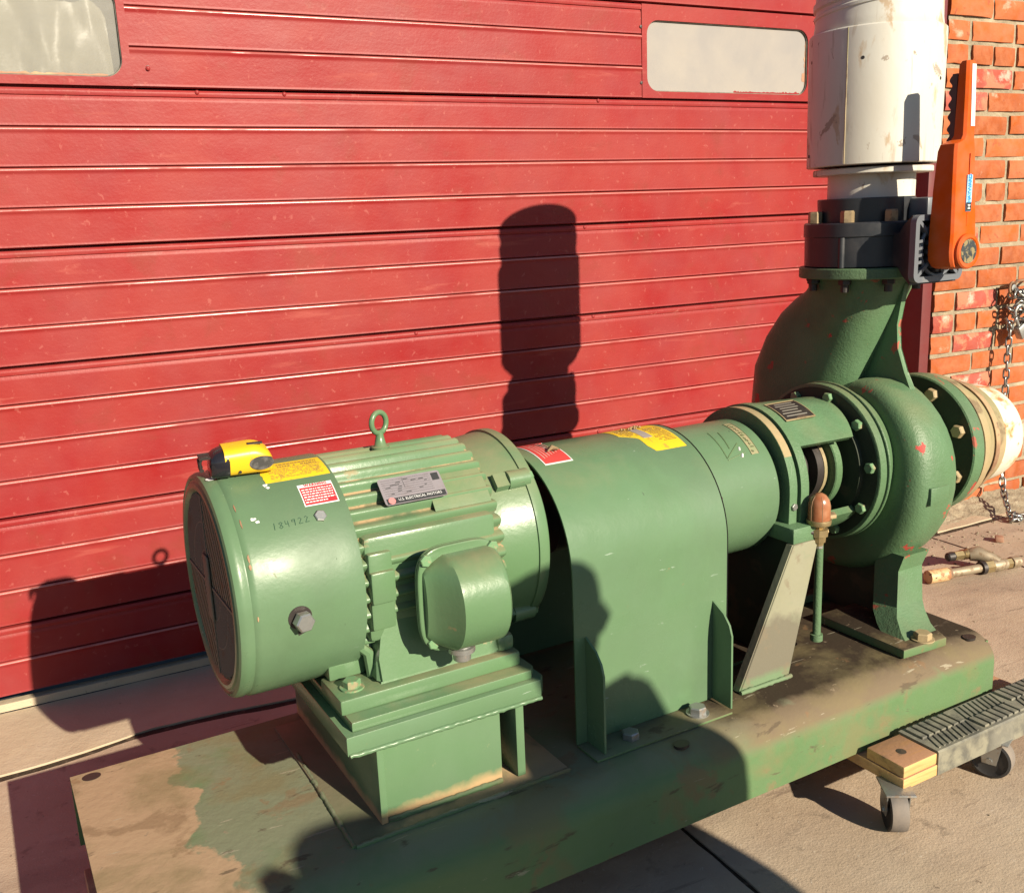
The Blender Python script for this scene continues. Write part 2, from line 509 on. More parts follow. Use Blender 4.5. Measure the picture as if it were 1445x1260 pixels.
def rrect(x0, x1, y0, y1, r, n=6):
    pts = []
    for cx, cy, a in ((x1-r, y1-r, 0), (x0+r, y1-r, 90), (x0+r, y0+r, 180), (x1-r, y0+r, 270)):
        for i in range(n+1):
            t = R(a + 90*i/n)
            pts.append((cx + r*math.cos(t), cy + r*math.sin(t)))
    return pts


# =================================================================== SETTING
def struct(name, bm, m, parent=None, ang=35):
    o = obj(name, bm, m, parent, ang, org=(0, 0, 0))
    if parent is None: o['kind'] = 'structure'
    return o


bm = new()
box(bm, -60, 60, -70, 60, -.30, -.022)
struct('ground', bm, mat('far_asphalt', (.055, .053, .05), .95, 0, [((.075, .07, .065), 'n', 3, .5, .6, {})]))  # unseen, made dark to cut warm bounce light
# paving slabs round the machine, each one a slab of its own
paving = struct('pavement', box(new(), -5.4, 6.9, -1.97, -.02, -.021, -.0035), DIRT)


YJT = [(-3, 0), (-.6, -.02), (-.137, -.012), (-.01, -.006), (.125, .021), (.25, .019), (.45, -.008), (.8, 0), (9, 0)]
def yjf(x):
    for (a, ya), (b, yb_) in zip(YJT, YJT[1:]):
        if x <= b: return ya+(yb_-ya)*(x-a)/(b-a)
    return 0
yj = -.285


def slab(x0, x1, y0, y1, m, z=0., seedv=0, fine=False, parent=paving):
    bm = new()
    step = .035 if fine else .5
    nx = max(2, int((x1-x0)/step)); ny = max(2, int((y1-y0)/step)) if not fine else 6
    pts = []
    edge = []
    def E(x, y):
        if abs(y-yj) < .02: y += yjf(x)                       # ragged joint edge
        return Vector((x + .004*noise.noise((y*19, seedv, 3.1)), y + .005*noise.noise((x*17, seedv, 7.7)) + .002*noise.noise((x*70, seedv, 1.)), z))
    for i in range(nx): edge.append(E(x0 + (x1-x0)*i/nx, y0))
    mm = max(2, int((y1-y0)/.035)) if fine else 12
    for j in range(mm): edge.append(E(x1, y0 + (y1-y0)*j/mm))
    for i in range(nx): edge.append(E(x1 - (x1-x0)*i/nx, y1))
    for j in range(mm): edge.append(E(x0, y1 - (y1-y0)*j/mm))
    A = [bm.verts.new(p) for p in edge]
    B = [bm.verts.new(p + Vector((0, 0, -.006))) for p in edge]
    f = bm.faces.new(A)
    n = len(A)
    for k in range(n): bm.faces.new((A[k], B[k], B[(k+1) % n], A[(k+1) % n]))
    bmesh.ops.bevel(bm, geom=list(f.edges), offset=.0018, segments=1, affect='EDGES')
    return struct('slab', bm, m, parent, 30)


xs = [-5.3, -3.79, -2.23, -.67, .893, 2.452, 4.01, 5.57, 6.8]
for i in range(len(xs)-1):
    fine = xs[i+1] > -.8 and xs[i] < 3
    slab(xs[i]+.004, xs[i+1]-.005, -1.95, yj-.013, CONC, 0, i, fine)
for i, (a, b) in enumerate(((-5.3, -2.9), (-2.89, 2.5), (2.51, 6.8))):
    slab(a, b, yj+.011, -.004 if i < 2 else -.155, CONCPALE, .001, 90+i, True)

# ---- garage door ---------------------------------------------------
PZ, Z0 = .08, .1957
D0, D1 = -1.5, 2.528
door = thing('garage_door', 'red painted ribbed metal garage door with two small rounded windows', 'garage door', (0, 0, 0), world=True)


def slat_bm(x0, x1, za, zb, first):
    """profile from top zb to bottom za; V-groove at the bottom, bright bevel at the top"""
    if first:
        prof = [(.016, zb-.0035), (.0008, zb-.0050), (-.0015, zb-.0085), (-.0022, zb-.012), (-.0008, zb-.018), (.0022, zb-.0195), (.0012, zb-.0225), (0, zb-.0265), (0, zb-.029)]
    else:
        prof = [(.0055, zb-.0004), (.0005, zb-.0012), (-.0018, zb-.0030), (-.0026, zb-.0055), (-.0018, zb-.0082), (-.0002, zb-.0115), (0, zb-.0125), (0, zb-.016)]
    h = za
    prof += [(0, (za+zb)/2), (0, h+.0075), (0, h+.0060), (-.0008, h+.0025), (.0040, h+.0008), (.006, h-.0002)]
    bm = new()
    n = max(1, int((x1-x0)/.25))
    rows = []
    for i in range(n+1):
        x = x0 + (x1-x0)*i/n
        rows.append([bm.verts.new((x, y + .0012*noise.noise((x*2.2, z*9, 0)), z + .0011*noise.noise((x*1.4, za*5, 4)))) for y, z in prof])
    for a, b in zip(rows, rows[1:]):
        for k in range(len(prof)-1):
            bm.faces.new((a[k], b[k], b[k+1], a[k+1]))
    return bm


WINS = [(-.2825, .2856), (1.606, 2.174)]
rivet_me = None
bm = new(); lathe(bm, (0, 0, 0), (0, 0, 1), [(0, .0048), (.0018, .0045), (.003, .003), (.0034, .0005)], 12)
rivet_me = finish(bm, 'rivet', REDDOOR)
bm = new(); lathe(bm, (0, 0, 0), (0, 0, 1), [(0, .0042), (.0012, .0040), (.0016, .002)], 10)
hole_me = finish(bm, 'screw', DARKMETAL)
sections = [(-2, 0), (0, 3), (3, 7), (7, 10), (10, 14), (14, 17), (17, 21), (21, 24)]
for a, b in sections:
    zt = Z0 + b*PZ
    zb = max(Z0 + a*PZ, .022)
    bm = new(); box(bm, D0, D1, .018, .04, zb+.002, zt-.002)
    if (a, b) == (14, 17):
        bm.free(); bm = new(); box(bm, D0, -.31, .018, .04, zb+.002, zt-.002); box(bm, .31, 1.58, .018, .04, zb+.002, zt-.002); box(bm, 2.2, D1, .018, .04, zb+.002, zt-.002); box(bm, -.31, .31, .018, .04, zb-.01, 1.322); box(bm, 1.58, 2.2, .018, .04, zb-.01, 1.322); box(bm, -.31, .31, .018, .04, 1.525, zt+.01); box(bm, 1.58, 2.2, .018, .04, 1.525, zt+.01)
    sec = obj('door_section', bm, REDDOOR, door)
    for k in range(a, b):
        za_, zb_ = max(Z0 + k*PZ, .022), Z0 + (k+1)*PZ
        spans = [(D0, D1)]
        if (a, b) == (14, 17): spans = [(D0, WINS[0][0]-.014), (WINS[0][1]+.014, WINS[1][0]-.014), (WINS[1][1]+.014, D1)]
        for s0, s1 in spans:
            sl_ = obj('slat', slat_bm(s0, s1, za_, zb_, k == b-1), REDDOOR, sec, 45)
            sl_.data.materials.append(REDEDGE)
            for p_ in sl_.data.polygons:
                zc_ = sum(sl_.data.vertices[v_].co.z for v_ in p_.vertices)/len(p_.vertices)
                if k < b-1 and zb_-.0062 < zc_ < zb_-.0012: p_.material_index = 1
    if (a, b) == (14, 17):
        for wi, (x0, x1) in enumerate(WINS):
            wz0, wz1 = 1.334, 1.513
            # surround: flat sheet with a rounded opening
            bm = new()
            inner = rrect(x0, x1, wz0, wz1, .036, 7)
            ox0, ox1, oz0, oz1 = x0-.016, x1+.016, zb+.0012, zt-.0045
            outer = []
            cx, cz = (x0+x1)/2, (wz0+wz1)/2
            for p in inner:
                dx, dz = p[0]-cx, p[1]-cz
                t = min((ox1-cx)/abs(dx) if dx else 9e9, ((oz1-cz) if dz > 0 else (cz-oz0))/abs(dz) if dz else 9e9)
                outer.append((cx+dx*t, cz+dz*t))
            for cnr in ((ox1, oz1), (ox0, oz1), (ox0, oz0), (ox1, oz0)):
                j = min(range(len(outer)), key=lambda q: (outer[q][0]-cnr[0])**2+(outer[q][1]-cnr[1])**2)
                outer[j] = cnr
            A = [bm.verts.new((p[0], -.0022, p[1])) for p in outer]
            B = [bm.verts.new((p[0], -.0022, p[1])) for p in inner]
            C_ = [bm.verts.new((p[0], .006, p[1])) for p in inner]
            A2 = [bm.verts.new((p[0], .006, p[1])) for p in outer]
            n = len(A)
            for i in range(n):
                j = (i+1) % n
                bm.faces.new((A[i], A[j], B[j], B[i])); bm.faces.new((B[i], B[j], C_[j], C_[i])); bm.faces.new((A2[j], A2[i], A[i], A[j])) if False else bm.faces.new((A2[i], A2[j], A[j], A[i]))
            sur = obj('window_surround', bm, REDDOOR, sec, 30)
            bm = new(); tube(bm, [(p[0], .0035, p[1]) for p in inner], .0026, 6, True)
            obj('window_seal', bm, RUBBER, sec, 60)
            bm = new(); box(bm, x0-.01, x1+.01, .0065, .009, wz0-.01, wz1+.01)
            obj('window_pane', bm, PANE if wi == 0 else GLASSD, sec)
            # strips of overspray paint along the lower edge of the glass
            bm = new()
            n = 60
            xa, xb = (x0+.02, x1-.03) if wi == 0 else (x0+.30, x1-.004)
            lo = [bm.verts.new((xa+(xb-xa)*i/n, .0060, wz0-.006)) for i in range(n+1)]
            up = [bm.verts.new((xa+(xb-xa)*i/n, .0060, wz0+.006+.006*abs(noise.noise((i*.35, wi*9, 2)))+.004*noise.noise((i*.9, 3, 2)))) for i in range(n+1)]
            for i in range(n): bm.faces.new((lo[i], lo[i+1], up[i+1], up[i]))
            obj('paint_overspray', bm, WOODR if wi == 0 else REDDOOR, sec)
            if wi == 1:
                bm = new()
                lo = [bm.verts.new((x1+.004, .0060, wz0+.02+(wz1-wz0-.05)*i/n)) for i in range(n+1)]
                up = [bm.verts.new((x1-.004-.010*abs(noise.noise((i*.12, 4, 2)))-.010*(8 < i < 20)-.003*noise.noise((i*.9, 3, 7)), .0060, wz0+.02+(wz1-wz0-.05)*i/n)) for i in range(n+1)]
                for i in range(n): bm.faces.new((lo[i], lo[i+1], up[i+1], up[i]))
                obj('paint_overspray', bm, WOODR, sec)
            if wi == 0:
                bm = new()
                gx, gz = 60, 16
                g = [[bm.verts.new((x0-.02+(x1-x0+.04)*i/gx, .045 + .02*noise.noise((i*.22, j*.10, 1)) + .012*abs(noise.noise((i*.30+j*.12, j*.05, 8))) , wz0-.03+(wz1-wz0+.06)*j/gz)) for j in range(gz+1)] for i in range(gx+1)]
                for i in range(gx):
                    for j in range(gz): bm.faces.new((g[i][j], g[i+1][j], g[i+1][j+1], g[i][j+1]))
                obj('plastic_sheet', bm, SHEETP, sec, 180)
        for x in (1.588, 2.195, .335, -.4):
            for z in (1.355, 1.495): place(hole_me, 'screw', (x, -.001, z), sec, (0, -1, 0))
for x, z in ((.335, 1.353), (.43, 1.307), (.62, 1.307), (1.45, 1.307), (1.40, .986), (.9, .747), (1.42, .747), (1.43, .424), (2.3, .986)):
    place(rivet_me, 'rivet', (x, -.0015, z), door, (0, -1, 0))
bm = new(); box(bm, D0, D1, .10, .108, .021, 2.15)
obj('inner_backing', bm, VOID, door)
bm = new(); box(bm, D0, D1, -.004, .02, .003, .021)
obj('bottom_seal', bm, CONCPALE, door)
# ---- frame and brick wall --------------------------------------------
fr = thing('door_frame', 'maroon painted steel door frame between red door and brick wall', 'door frame', (2.55, -.07, 0), world=True)
bm = new(); box(bm, 2.529, 2.570, -.152, .03, 0, 2.2, .002)
obj('jamb', bm, MAROON, fr)
bm = new(); box(bm, D0, 2.528, -.03, .03, 2.123, 2.22, .002)
obj('lintel', bm, MAROON, fr)
wall = thing('brick_wall', 'orange red brick wall with pale mortar beside the garage door', 'wall', (2.585, -.15, 0), world=True)
bm = new()
X0, X1 = 2.588, 4.25
gx, gz = 70, 90
g = [[bm.verts.new((X0+(X1-X0)*i/gx, -.143 + .0035*noise.noise((i*1.7, j*1.9, 0)), -.01+2.15*j/gz)) for j in range(gz+1)] for i in range(gx+1)]
for i in range(gx):
    for j in range(gz): bm.faces.new((g[i][j], g[i+1][j], g[i+1][j+1], g[i][j+1]))
box(bm, X0, X1, -.13, .10, -.01, 2.14)
obj('mortar', bm, MORTAR, wall, 50)
bmeshes = []
for L_ in (.184, .089):
    for v in range(4):
        for mm in (BRICK, BRICKR):
            bm = new(); box(bm, -L_/2, L_/2, 0, .05, 0, .0535)
            bmesh.ops.subdivide_edges(bm, edges=bm.edges[:], cuts=3 if L_ > .1 else 2, use_grid_fill=True)
            for q in bm.verts:
                s = .0022
                q.co += Vector((noise.noise(q.co*40+Vector((v*7, 0, 0)))*s*1.5, noise.noise(q.co*45+Vector((0, v*5, 3)))*s*.8, noise.noise(q.co*38+Vector((1, 3, v*9)))*s))
                ex = max(0, abs(q.co.x)-(L_/2-.006)); ez = max(0, abs(q.co.z-.0268)-.0220)
                if q.co.y < .01: q.co.y += .5*ex + .5*ez
            bmeshes.append((L_, mm, finish(bm, 'brick', mm, 50)))
CZ = .0672
for c in range(31):
    x = X0 - .002
    k = 0
    seq = (.184, .089) if c % 6 == 3 else ((.184,) if c % 2 else (.089, .184))
    while x < X1-.1 and c*CZ < 2.02:
        L_ = (seq[0] if k == 0 else .184) if c % 6 != 3 else .089
        if c % 6 == 3 and k > 4: L_ = .184
        red = random.random() < ((.42 if c*CZ < .9 else .12) if x < 2.7 else .03)
        opts = [q for q in bmeshes if q[0] == L_ and (q[1] is BRICKR) == red]
        o = place(random.choice(opts)[2], 'brick', (x+L_/2, -.152+random.uniform(-.003, .003), .004+c*CZ+random.uniform(-.0015, .0015)), wall, (0, 0, 1))
        o.rotation_euler = (0, random.uniform(-.008, .008), random.uniform(-.006, .006))
        x += L_ + .0165 + random.uniform(-.003, .003)
        k += 1
# rough mortar spill at the foot of the wall
bm = new()
gx, gy = 90, 16
g = []
for i in range(gx+1):
    row = []
    for j in range(gy+1):
        x = 2.50+1.5*i/gx; t = j/gy
        wdt = .10 + .07*noise.noise((x*3, 5, 1)) + .05*(x > 2.75)
        y = -.148 - wdt*t
        z = (.035+.02*noise.noise((x*7, 1, 1)))*(1-t)**1.3 + .010*noise.noise((x*32, y*32, 0))*(1-t*.6) + .006*noise.noise((x*90, y*90, 0)) - .004*t
        row.append(bm.verts.new((x, y, z)))
    g.append(row)
for i in range(gx):
    for j in range(gy): bm.faces.new((g[i][j], g[i+1][j], g[i+1][j+1], g[i][j+1]))
o = obj('mortar_spill', bm, MORTAR, None, 60, org=(0, 0, 0)); o['kind'] = 'structure'
# crumbs
crumb = new()
for k in range(260):
    if k < 150: c = Vector((random.uniform(2.2, 3.2), -.30-abs(random.gauss(0, .10)), .001))
    else: c = Vector((random.uniform(-.6, 3.0), random.uniform(-1.7, -.05), .001))
    s = random.uniform(.0012, .0045) if k < 150 else random.uniform(.0008, .002)
    mtx = Matrix.Translation(c) @ Matrix.Rotation(random.random()*6, 4, 'Z') @ Matrix.Diagonal((s*random.uniform(.6, 1.6), s, s*.7, 1))
    bmesh.ops.create_icosphere(crumb, subdivisions=1, radius=1, matrix=mtx)
o = obj('gravel_crumbs', crumb, MORTAR, None, 0, org=(0, 0, 0)); tag(o, 'scattered mortar crumbs and grit on the pavement', 'gravel'); o['kind'] = 'stuff'

# =================================================================== PUMP UNIT
YA = -.945      # motor axis
YP = -.960      # pump axis
ZM, ZP = .533, .530
BT, BB = .2132, .097
root = thing('pump_unit', 'long green electric motor and pump bolted on one steel skid, orange valve lever on top', 'pump', (.735, -.994, .097))
# ---- base -----------------------------------------------------------------
bm = new()
yf, yr, xl, xr = -1.240, -.764, -.044, 1.520
prof = []
rr = .055
for i in range(9):
    a = R(90*i/8)
    prof.append((yf+rr-rr*math.sin(a) if False else yf+rr*(1-math.sin(a)), BT-rr*(1-math.cos(a))))
prof = [(yr, BB), (yr, BT-.004), (yr-.004, BT)] + [(yf+rr*(1-math.sin(R(90*i/8))), BT-rr*.85*(1-math.cos(R(90*i/8)))) for i in range(9)] + [(yf, BB)]
thk = .007
inn = [(yf+thk, BB)] + [(yf+thk+(rr-thk)*(1-math.sin(R(90*i/8))), BT-thk-(rr-thk)*.85*(1-math.cos(R(90*i/8)))) for i in range(8, -1, -1)] + [(yr-thk, BT-thk), (yr-thk, BB)]
loop = prof + inn
n = 26
rows = []
for i in range(n+1):
    x = xl + (xr-.02-xl)*i/n
    rows.append([bm.verts.new((x, p[0]+.0012*noise.noise((x*4, p[0]*9, p[1]*9)), p[1]+.0010*noise.noise((x*5, p[0]*7, 2)))) for p in loop])
for k in range(1, 5):       # rounded right-hand end
    t = k/4
    x = xr-.02+.02*math.sin(R(90*t))
    sh = .02*(1-math.cos(R(90*t)))
    rows.append([bm.verts.new((x, p[0]+(sh if p[0] < -1.1 else (-sh if p[0] > -.8 else 0)), p[1]-(sh*.3 if p[1] > BT-.06 else 0))) for p in loop])
nl = len(loop)
for a, b in zip(rows, rows[1:]):
    for k in range(nl): bm.faces.new((a[k], a[(k+1) % nl], b[(k+1) % nl], b[k]))
bm.faces.new(rows[0]); bm.faces.new(rows[-1][::-1])
box(bm, 1.505, 1.512, yr-.01, yf+.02, BB+.004, BT-.010)
base = obj('base_plate', bm, GREENBASE, root, 30)
bm = new(); lathe(bm, (0, 0, 0), (0, 0, 1), [(-.004, .013), (.0009, .0135), (.0010, .001)], 24)
hme = finish(bm, 'bolt_hole', DARKMETAL)
for x, y in ((1.476, -1.205), (.785, -1.205), (-.015, -.785)): place(hme, 'bolt_hole', (x, y, BT-.0002), base, scale=(1, .8, 1))
# foot plate under motor pedestal with weld bead
bm = new(); box(bm, .264, .60, -1.172, -.80, BT-.001, BT+.0035, .001)
fp = obj('foot_plate', bm, GREENBASE, base)
FOOTP = fp


def bead(name, p, q, r, m, par, seedv=0, n=None):
    bm = new()
    p, q = Vector(p), Vector(q)
    n = n or max(8, int((q-p).length/.004))
    pts = [p.lerp(q, i/n)+Vector((.0012*noise.noise((i*.4, seedv, 0)), .001*noise.noise((i*.4, seedv, 5)), .0012*noise.noise((i*.5, seedv, 9)))) for i in range(n+1)]
    tube(bm, pts, [r*(.75+.45*abs(noise.noise((i*.9, seedv, 1)))) for i in range(n+1)], 7)
    return obj(name, bm, m, par, 60)


bead('weld_bead', (.264, -1.173, BT+.001), (.60, -1.171, BT+.001), .0045, GREENBASE, fp, 1)
bead('weld_bead', (.262, -1.172, BT+.001), (.270, -.90, BT+.001), .0045, GREENBASE, fp, 2)
GREENPED = mat('green_pedestal_paint', GC, .3, 0, [
    ((.52, .33, .16), 'n', 14, .2, .3, {'amt': .92, 'axis': ((2, .142, .128),), 'wob': .035, 'ws': 22}),
    ((.45, .38, .2), 'n', 40, .66, .72, {'amt': .5})], [(230, .10, .001), (30, .14, .003)], (5, .14), spec=.25)
GREENPLATE = mat('foot_plate_dusty', (.15, .16, .085), .7, 0, [
    ((.50, .33, .17), 'n', 10, .35, .5, {'amt': .85, 'axis': ((0, -.43, -.40),), 'wob': .05}), ((.27, .21, .13), 'n', 6, .4, .6, {'amt': .6})], [(90, .3, .002)], (6, .2), spec=.2)
# ---- motor pedestal -----------------------------------------------------------
bm = new()
yF, yR = -1.150, -.775
box(bm, .3105, .3205, yF, yR, BT+.0036, .3345, .0012)
ped = obj('motor_pedestal', bm, GREENM, root)
ped.data.materials[0] = GREENPED
bm = new(); box(bm, .3206, .5015, -1.1455, -1.137, BT+.0036, .3345, .001)
obj('front_plate', bm, GREENPED, ped)
bm = new(); box(bm, .525, .5385, yF, yR, BT+.0036, .3345, .0012)
obj('side_plate', bm, GREEN, ped)
bm = new(); prism(bm, [(.2695, yF-.005), (.566, yF-.005), (.577, yF+.008), (.577, yR+.005), (.2695, yR+.005)], 'xy', .3346, .3625, .0025)
obj('top_flange', bm, GREEN, ped)
bead('weld_bead', (.272, yF-.006, .3355), (.566, yF-.006, .3345), .0042, GREEN, ped, 3)
bead('weld_bead', (.3205, -1.148, BT+.006), (.500, -1.148, BT+.006), .005, GREENBASE, ped, 4)
bm = new(); prism(bm, [(.2815, yF+.004), (.556, yF+.004), (.566, yF+.016), (.566, yR-.004), (.2815, yR-.004)], 'xy', .3628, .3765, .002)
obj('slide_plate', bm, GREENM, ped)
FOOTP.data.materials[0] = GREENPLATE
# ---- motor housing -----------------------------------------------------------------
bm = new()
# ribbed shell: radius modulated with angle
NA = 400
def rib(a):
    ad = math.degrees(a) % 360
    t = (ad % 9.0)/9.0
    b = .5-.5*math.cos(2*math.pi*t)
    return .1460 + .0120*(b**.75)
xsx = [.322, .325, .545, .549, .552]
scl = [1, 1, 1, .985, .93]
rings_ = []
for x, s in zip(xsx, scl):
    rings_.append([bm.verts.new((x, YA - rib(2*math.pi*i/NA)*s*math.sin(2*math.pi*i/NA), ZM + rib(2*math.pi*i/NA)*s*math.cos(2*math.pi*i/NA))) for i in range(NA)])
skin(bm, rings_)
mh = obj('motor_housing', bm, GREENM, root, 40)
mh.data.materials.append(mat('dusty_fin_valley', (.16, .19, .10), .8, 0, [((.45, .30, .16), 'n', 14, .42, .54, {'amt': .85}), ((.10, .14, .07), 'n', 30, .5, .6, {'amt': .6})], [(120, .3, .002)], (6, .2), spec=.1))
for p_ in mh.data.polygons:
    c_ = sum((mh.data.vertices[v_].co for v_ in p_.vertices), Vector())/len(p_.vertices)
    if len(p_.vertices) == 4 and math.hypot(c_.y+ORG.y-YA, c_.z+ORG.z-ZM) < .1495: p_.material_index = 1
# end bell
bm = new()
latheX(bm, YA, ZM, [(.545, .138), (.5455, .146), (.560, .1495), (.585, .1525), (.604, .1545), (.6045, .1575), (.618, .158), (.622, .156), (.630, .143), (.640, .11), (.645, .06), (.665, .055), (.666, .03)], 72)
eb = obj('end_bell', bm, GREENM, root, 30)
bolt_p = boltmesh('bolt', .0095, .008, PAINTBOLT)
bolt_pw = boltmesh('bolt', .0125, .010, PAINTBOLT, .017)
bolt_s = boltmesh('bolt', .0145, .011, STEEL)
bolt_sw = boltmesh('bolt', .0145, .011, STEEL, .019)
for th in (47, 133, 227, 313):
    bm = new()
    c = cylpt(YA, ZM, .153, 0, th)
    d = Vector((0, -math.sin(R(th)), math.cos(R(th))))
    tube(bm, [Vector((.577, 0, 0))+c, Vector((.612, 0, 0))+c], .0145, 14)
    lug = obj('mounting_lug', bm, GREENM, eb)
    bm = new()
    p = [Vector((x, 0, 0))+cylpt(YA, ZM, r_, 0, th+dt) for x, r_, dt in ((.556, .150, -5), (.556, .160, -4), (.600, .163, -4), (.600, .152, -5))]
    q = [Vector((x, 0, 0))+cylpt(YA, ZM, r_, 0, th+dt) for x, r_, dt in ((.556, .150, 5), (.556, .160, 4), (.600, .163, 4), (.600, .152, 5))]
    A = [bm.verts.new(v) for v in p]; B = [bm.verts.new(v) for v in q]
    skin(bm, [A, B])
    obj('cast_boss', bm, GREENM, eb)
    place(bolt_p, 'bolt', Vector((.6125, 0, 0))+c, eb, (1, 0, 0))
# shaft and coupling inside the guard
bm = new(); latheX(bm, YA, ZM-.002, [(.666, .024), (.70, .024), (.701, .062), (.76, .062), (.761, .05), (.80, .05), (.801, .062), (.86, .062), (.861, .022), (.95, .022)], 32)
obj('shaft_coupling', bm, DARKMETAL, root)
# smooth crown of housing where the plate is screwed, and flat pad
bm = new(); cylsheet(bm, YA, ZM, .1560, .452, .541, 36, 57, 6, 12, .0008)
obj('smooth_pad', bm, GREENM, mh)
# eyebolt
bm = new()
eb_c = Vector((.428, YA, .728))
lathe(bm, (.428, YA, .684), (0, 0, 1), [(0, .0135), (.008, .0135), (.010, .009), (.024, .006), (.030, .0055)], 16)
tube(bm, [eb_c+Vector((.0155*math.cos(a)*.88, .0155*math.cos(a)*.35, .0155*math.sin(a))) for a in [2*math.pi*i/28 for i in range(28)]], .0042, 10, True)
obj('eyebolt', bm, GREENM, mh, 60)
# nameplate
def npf(x, y, z=0):           # plane tangent at 43.5 deg
    c = cylpt(YA, ZM, .1665, .4275, 43.5)
    t = Vector((0, math.cos(R(43.5)), math.sin(R(43.5))))
    nrm = Vector((0, -math.sin(R(43.5)), math.cos(R(43.5))))
    return c + Vector((1, 0, 0))*x + t*y + nrm*z
def flat(bm, poly, fn, z0, z1):
    A = [bm.verts.new(fn(p[0], p[1], z0)) for p in poly]; B = [bm.verts.new(fn(p[0], p[1], z1)) for p in poly]
    skin(bm, [A, B])
    return bm
bm = flat(new(), rrect(-.048, .046, -.0215, .0215, .004, 3), npf, -.001, .0004)
npl = obj('nameplate', bm, PLATE, mh)
bm = flat(new(), [(-.045, -.0205), (.044, -.0205), (.044, -.0115), (-.045, -.0115)], npf, .0004, .0007)
flat(bm, [(.032, .006), (.043, .006), (.043, .018), (.032, .018)], npf, .0004, .0007)
obj('black_print', bm, BLACKP, npl)
bm = flat(new(), [(-.0375+.0052*math.cos(a), -.0155+.0052*math.sin(a)) for a in [2*math.pi*i/16 for i in range(16)]], npf, .0007, .0010)
obj('red_emblem', bm, mat('faded_red', (.72, .22, .20), .5), npl)
obj('lettering', textbm('U.S. ELECTRICAL MOTORS', .0056, lambda x, y, z: npf(x+.005, y-.0155, .0011)), WHITEP, npl, 0)
bm = new()
for i, yy in enumerate((.0175, .0140, .0105, .0070, .0035, 0, -.0035, -.007)):
    flat(bm, [(-.044, yy), (.030, yy), (.030, yy+.00035), (-.044, yy+.00035)], npf, .0004, .0006)
flat(bm, [(-.012, .002), (-.0115, .002), (-.0115, .018), (-.012, .018)], npf, .0004, .0006)
for i in range(22):
    x = random.uniform(-.042, .022); y = random.choice((.0155, .012, .0085, .005, .0015, -.002, -.0055)); l = random.uniform(.003, .008)
    flat(bm, [(x, y), (x+l, y), (x+l, y+.0011), (x, y+.0011)], npf, .0004, .0006)
obj('engraving', bm, BLACKP, npl, 0)
# terminal-box mounting boss on the housing side
bm = new(); box(bm, .335, .537, -1.094, -1.00, .455, .606, .008)
box(bm, .337, .372, -1.103, -1.02, .475, .585, .004)
box(bm, .337, .372, -1.110, -1.02, .515, .560, .003)
boss = obj('side_boss', bm, GREENM, mh)
# junction box
jb0, jx, jz = -1.136, .4490, .5185
bm = new()
def jout(a, rx, rz, pw=2.6):
    c, s = math.cos(a), math.sin(a)
    return (rx*math.copysign(abs(c)**(2/pw), c), rz*math.copysign(abs(s)**(2/pw), s))
NJ = 64
secs = []
pr = [(-.028, .045, .052, 4.0), (-.002, .052, .060, 4.0), (0, .060, .0725, 4.0), (.003, .0625, .0745, 4.0), (.0055, .0625, .0745, 4.0), (.0060, .0600, .072, 4.0), (.0070, .0600, .072, 4.0), (.0075, .0625, .0745, 4.0), (.0128, .0625, .0745, 4.0), (.0138, .061, .073, 4.0)]
for dy, rx, rz, pw in pr:
    secs.append([bm.verts.new((jx+jout(2*math.pi*i/NJ, rx, rz, pw)[0], jb0-dy, jz+jout(2*math.pi*i/NJ, rx, rz, pw)[1])) for i in range(NJ)])
skin(bm, secs)
jb = obj('junction_box', bm, GREENM, root, 30)
bm = new()
# barrel shaped cover: axis along x, domed front, curved left shoulder
NX = 26
rows = []
for i in range(NX+1):
    t = i/NX
    x = jx-.055+.110*t
    # height of the dome along x
    if t < .27: hh = .012+.053*(t/.27)**1.25
    elif t > .88: hh = .065*math.cos(R(90*(t-.88)/.12))**.45 if t < 1 else .012
    else: hh = .065
    wz = .046+.020*(t/.27)**.7 if t < .27 else (.066 if t < .88 else .066*(1-.10*(t-.88)/.12))
    rows.append([bm.verts.new((x, jb0-.012-hh*max(0, math.sin(a))**.80, jz-.003+wz*math.cos(a))) for a in [math.pi*j/22 for j in range(23)]])
for a, b in zip(rows, rows[1:]):
    for j in range(22): bm.faces.new((a[j], a[j+1], b[j+1], b[j]))
bm.faces.new(rows[0]); bm.faces.new(rows[-1][::-1])
obj('box_cover', bm, GREENM, jb, 42)
jb_cover_ref = None
for x, z in ((-.050, .060), (.050, .060), (-.046, -.058), (.049, -.056)):
    place(bolt_p, 'bolt', (jx+x, jb0-.0136, jz+z), jb, (0, -1, 0), scale=(.9, .9, .7))
bm = new()
lathe(bm, (jx-.004, -1.150, jz-.068), (0, 0, -1), [(0, .015), (.004, .015), (.005, .019), (.012, .019), (.0125, .013), (.024, .0125), (.026, .010), (.0265, .001)], 20)
obj('conduit_fitting', bm, STEEL, jb)
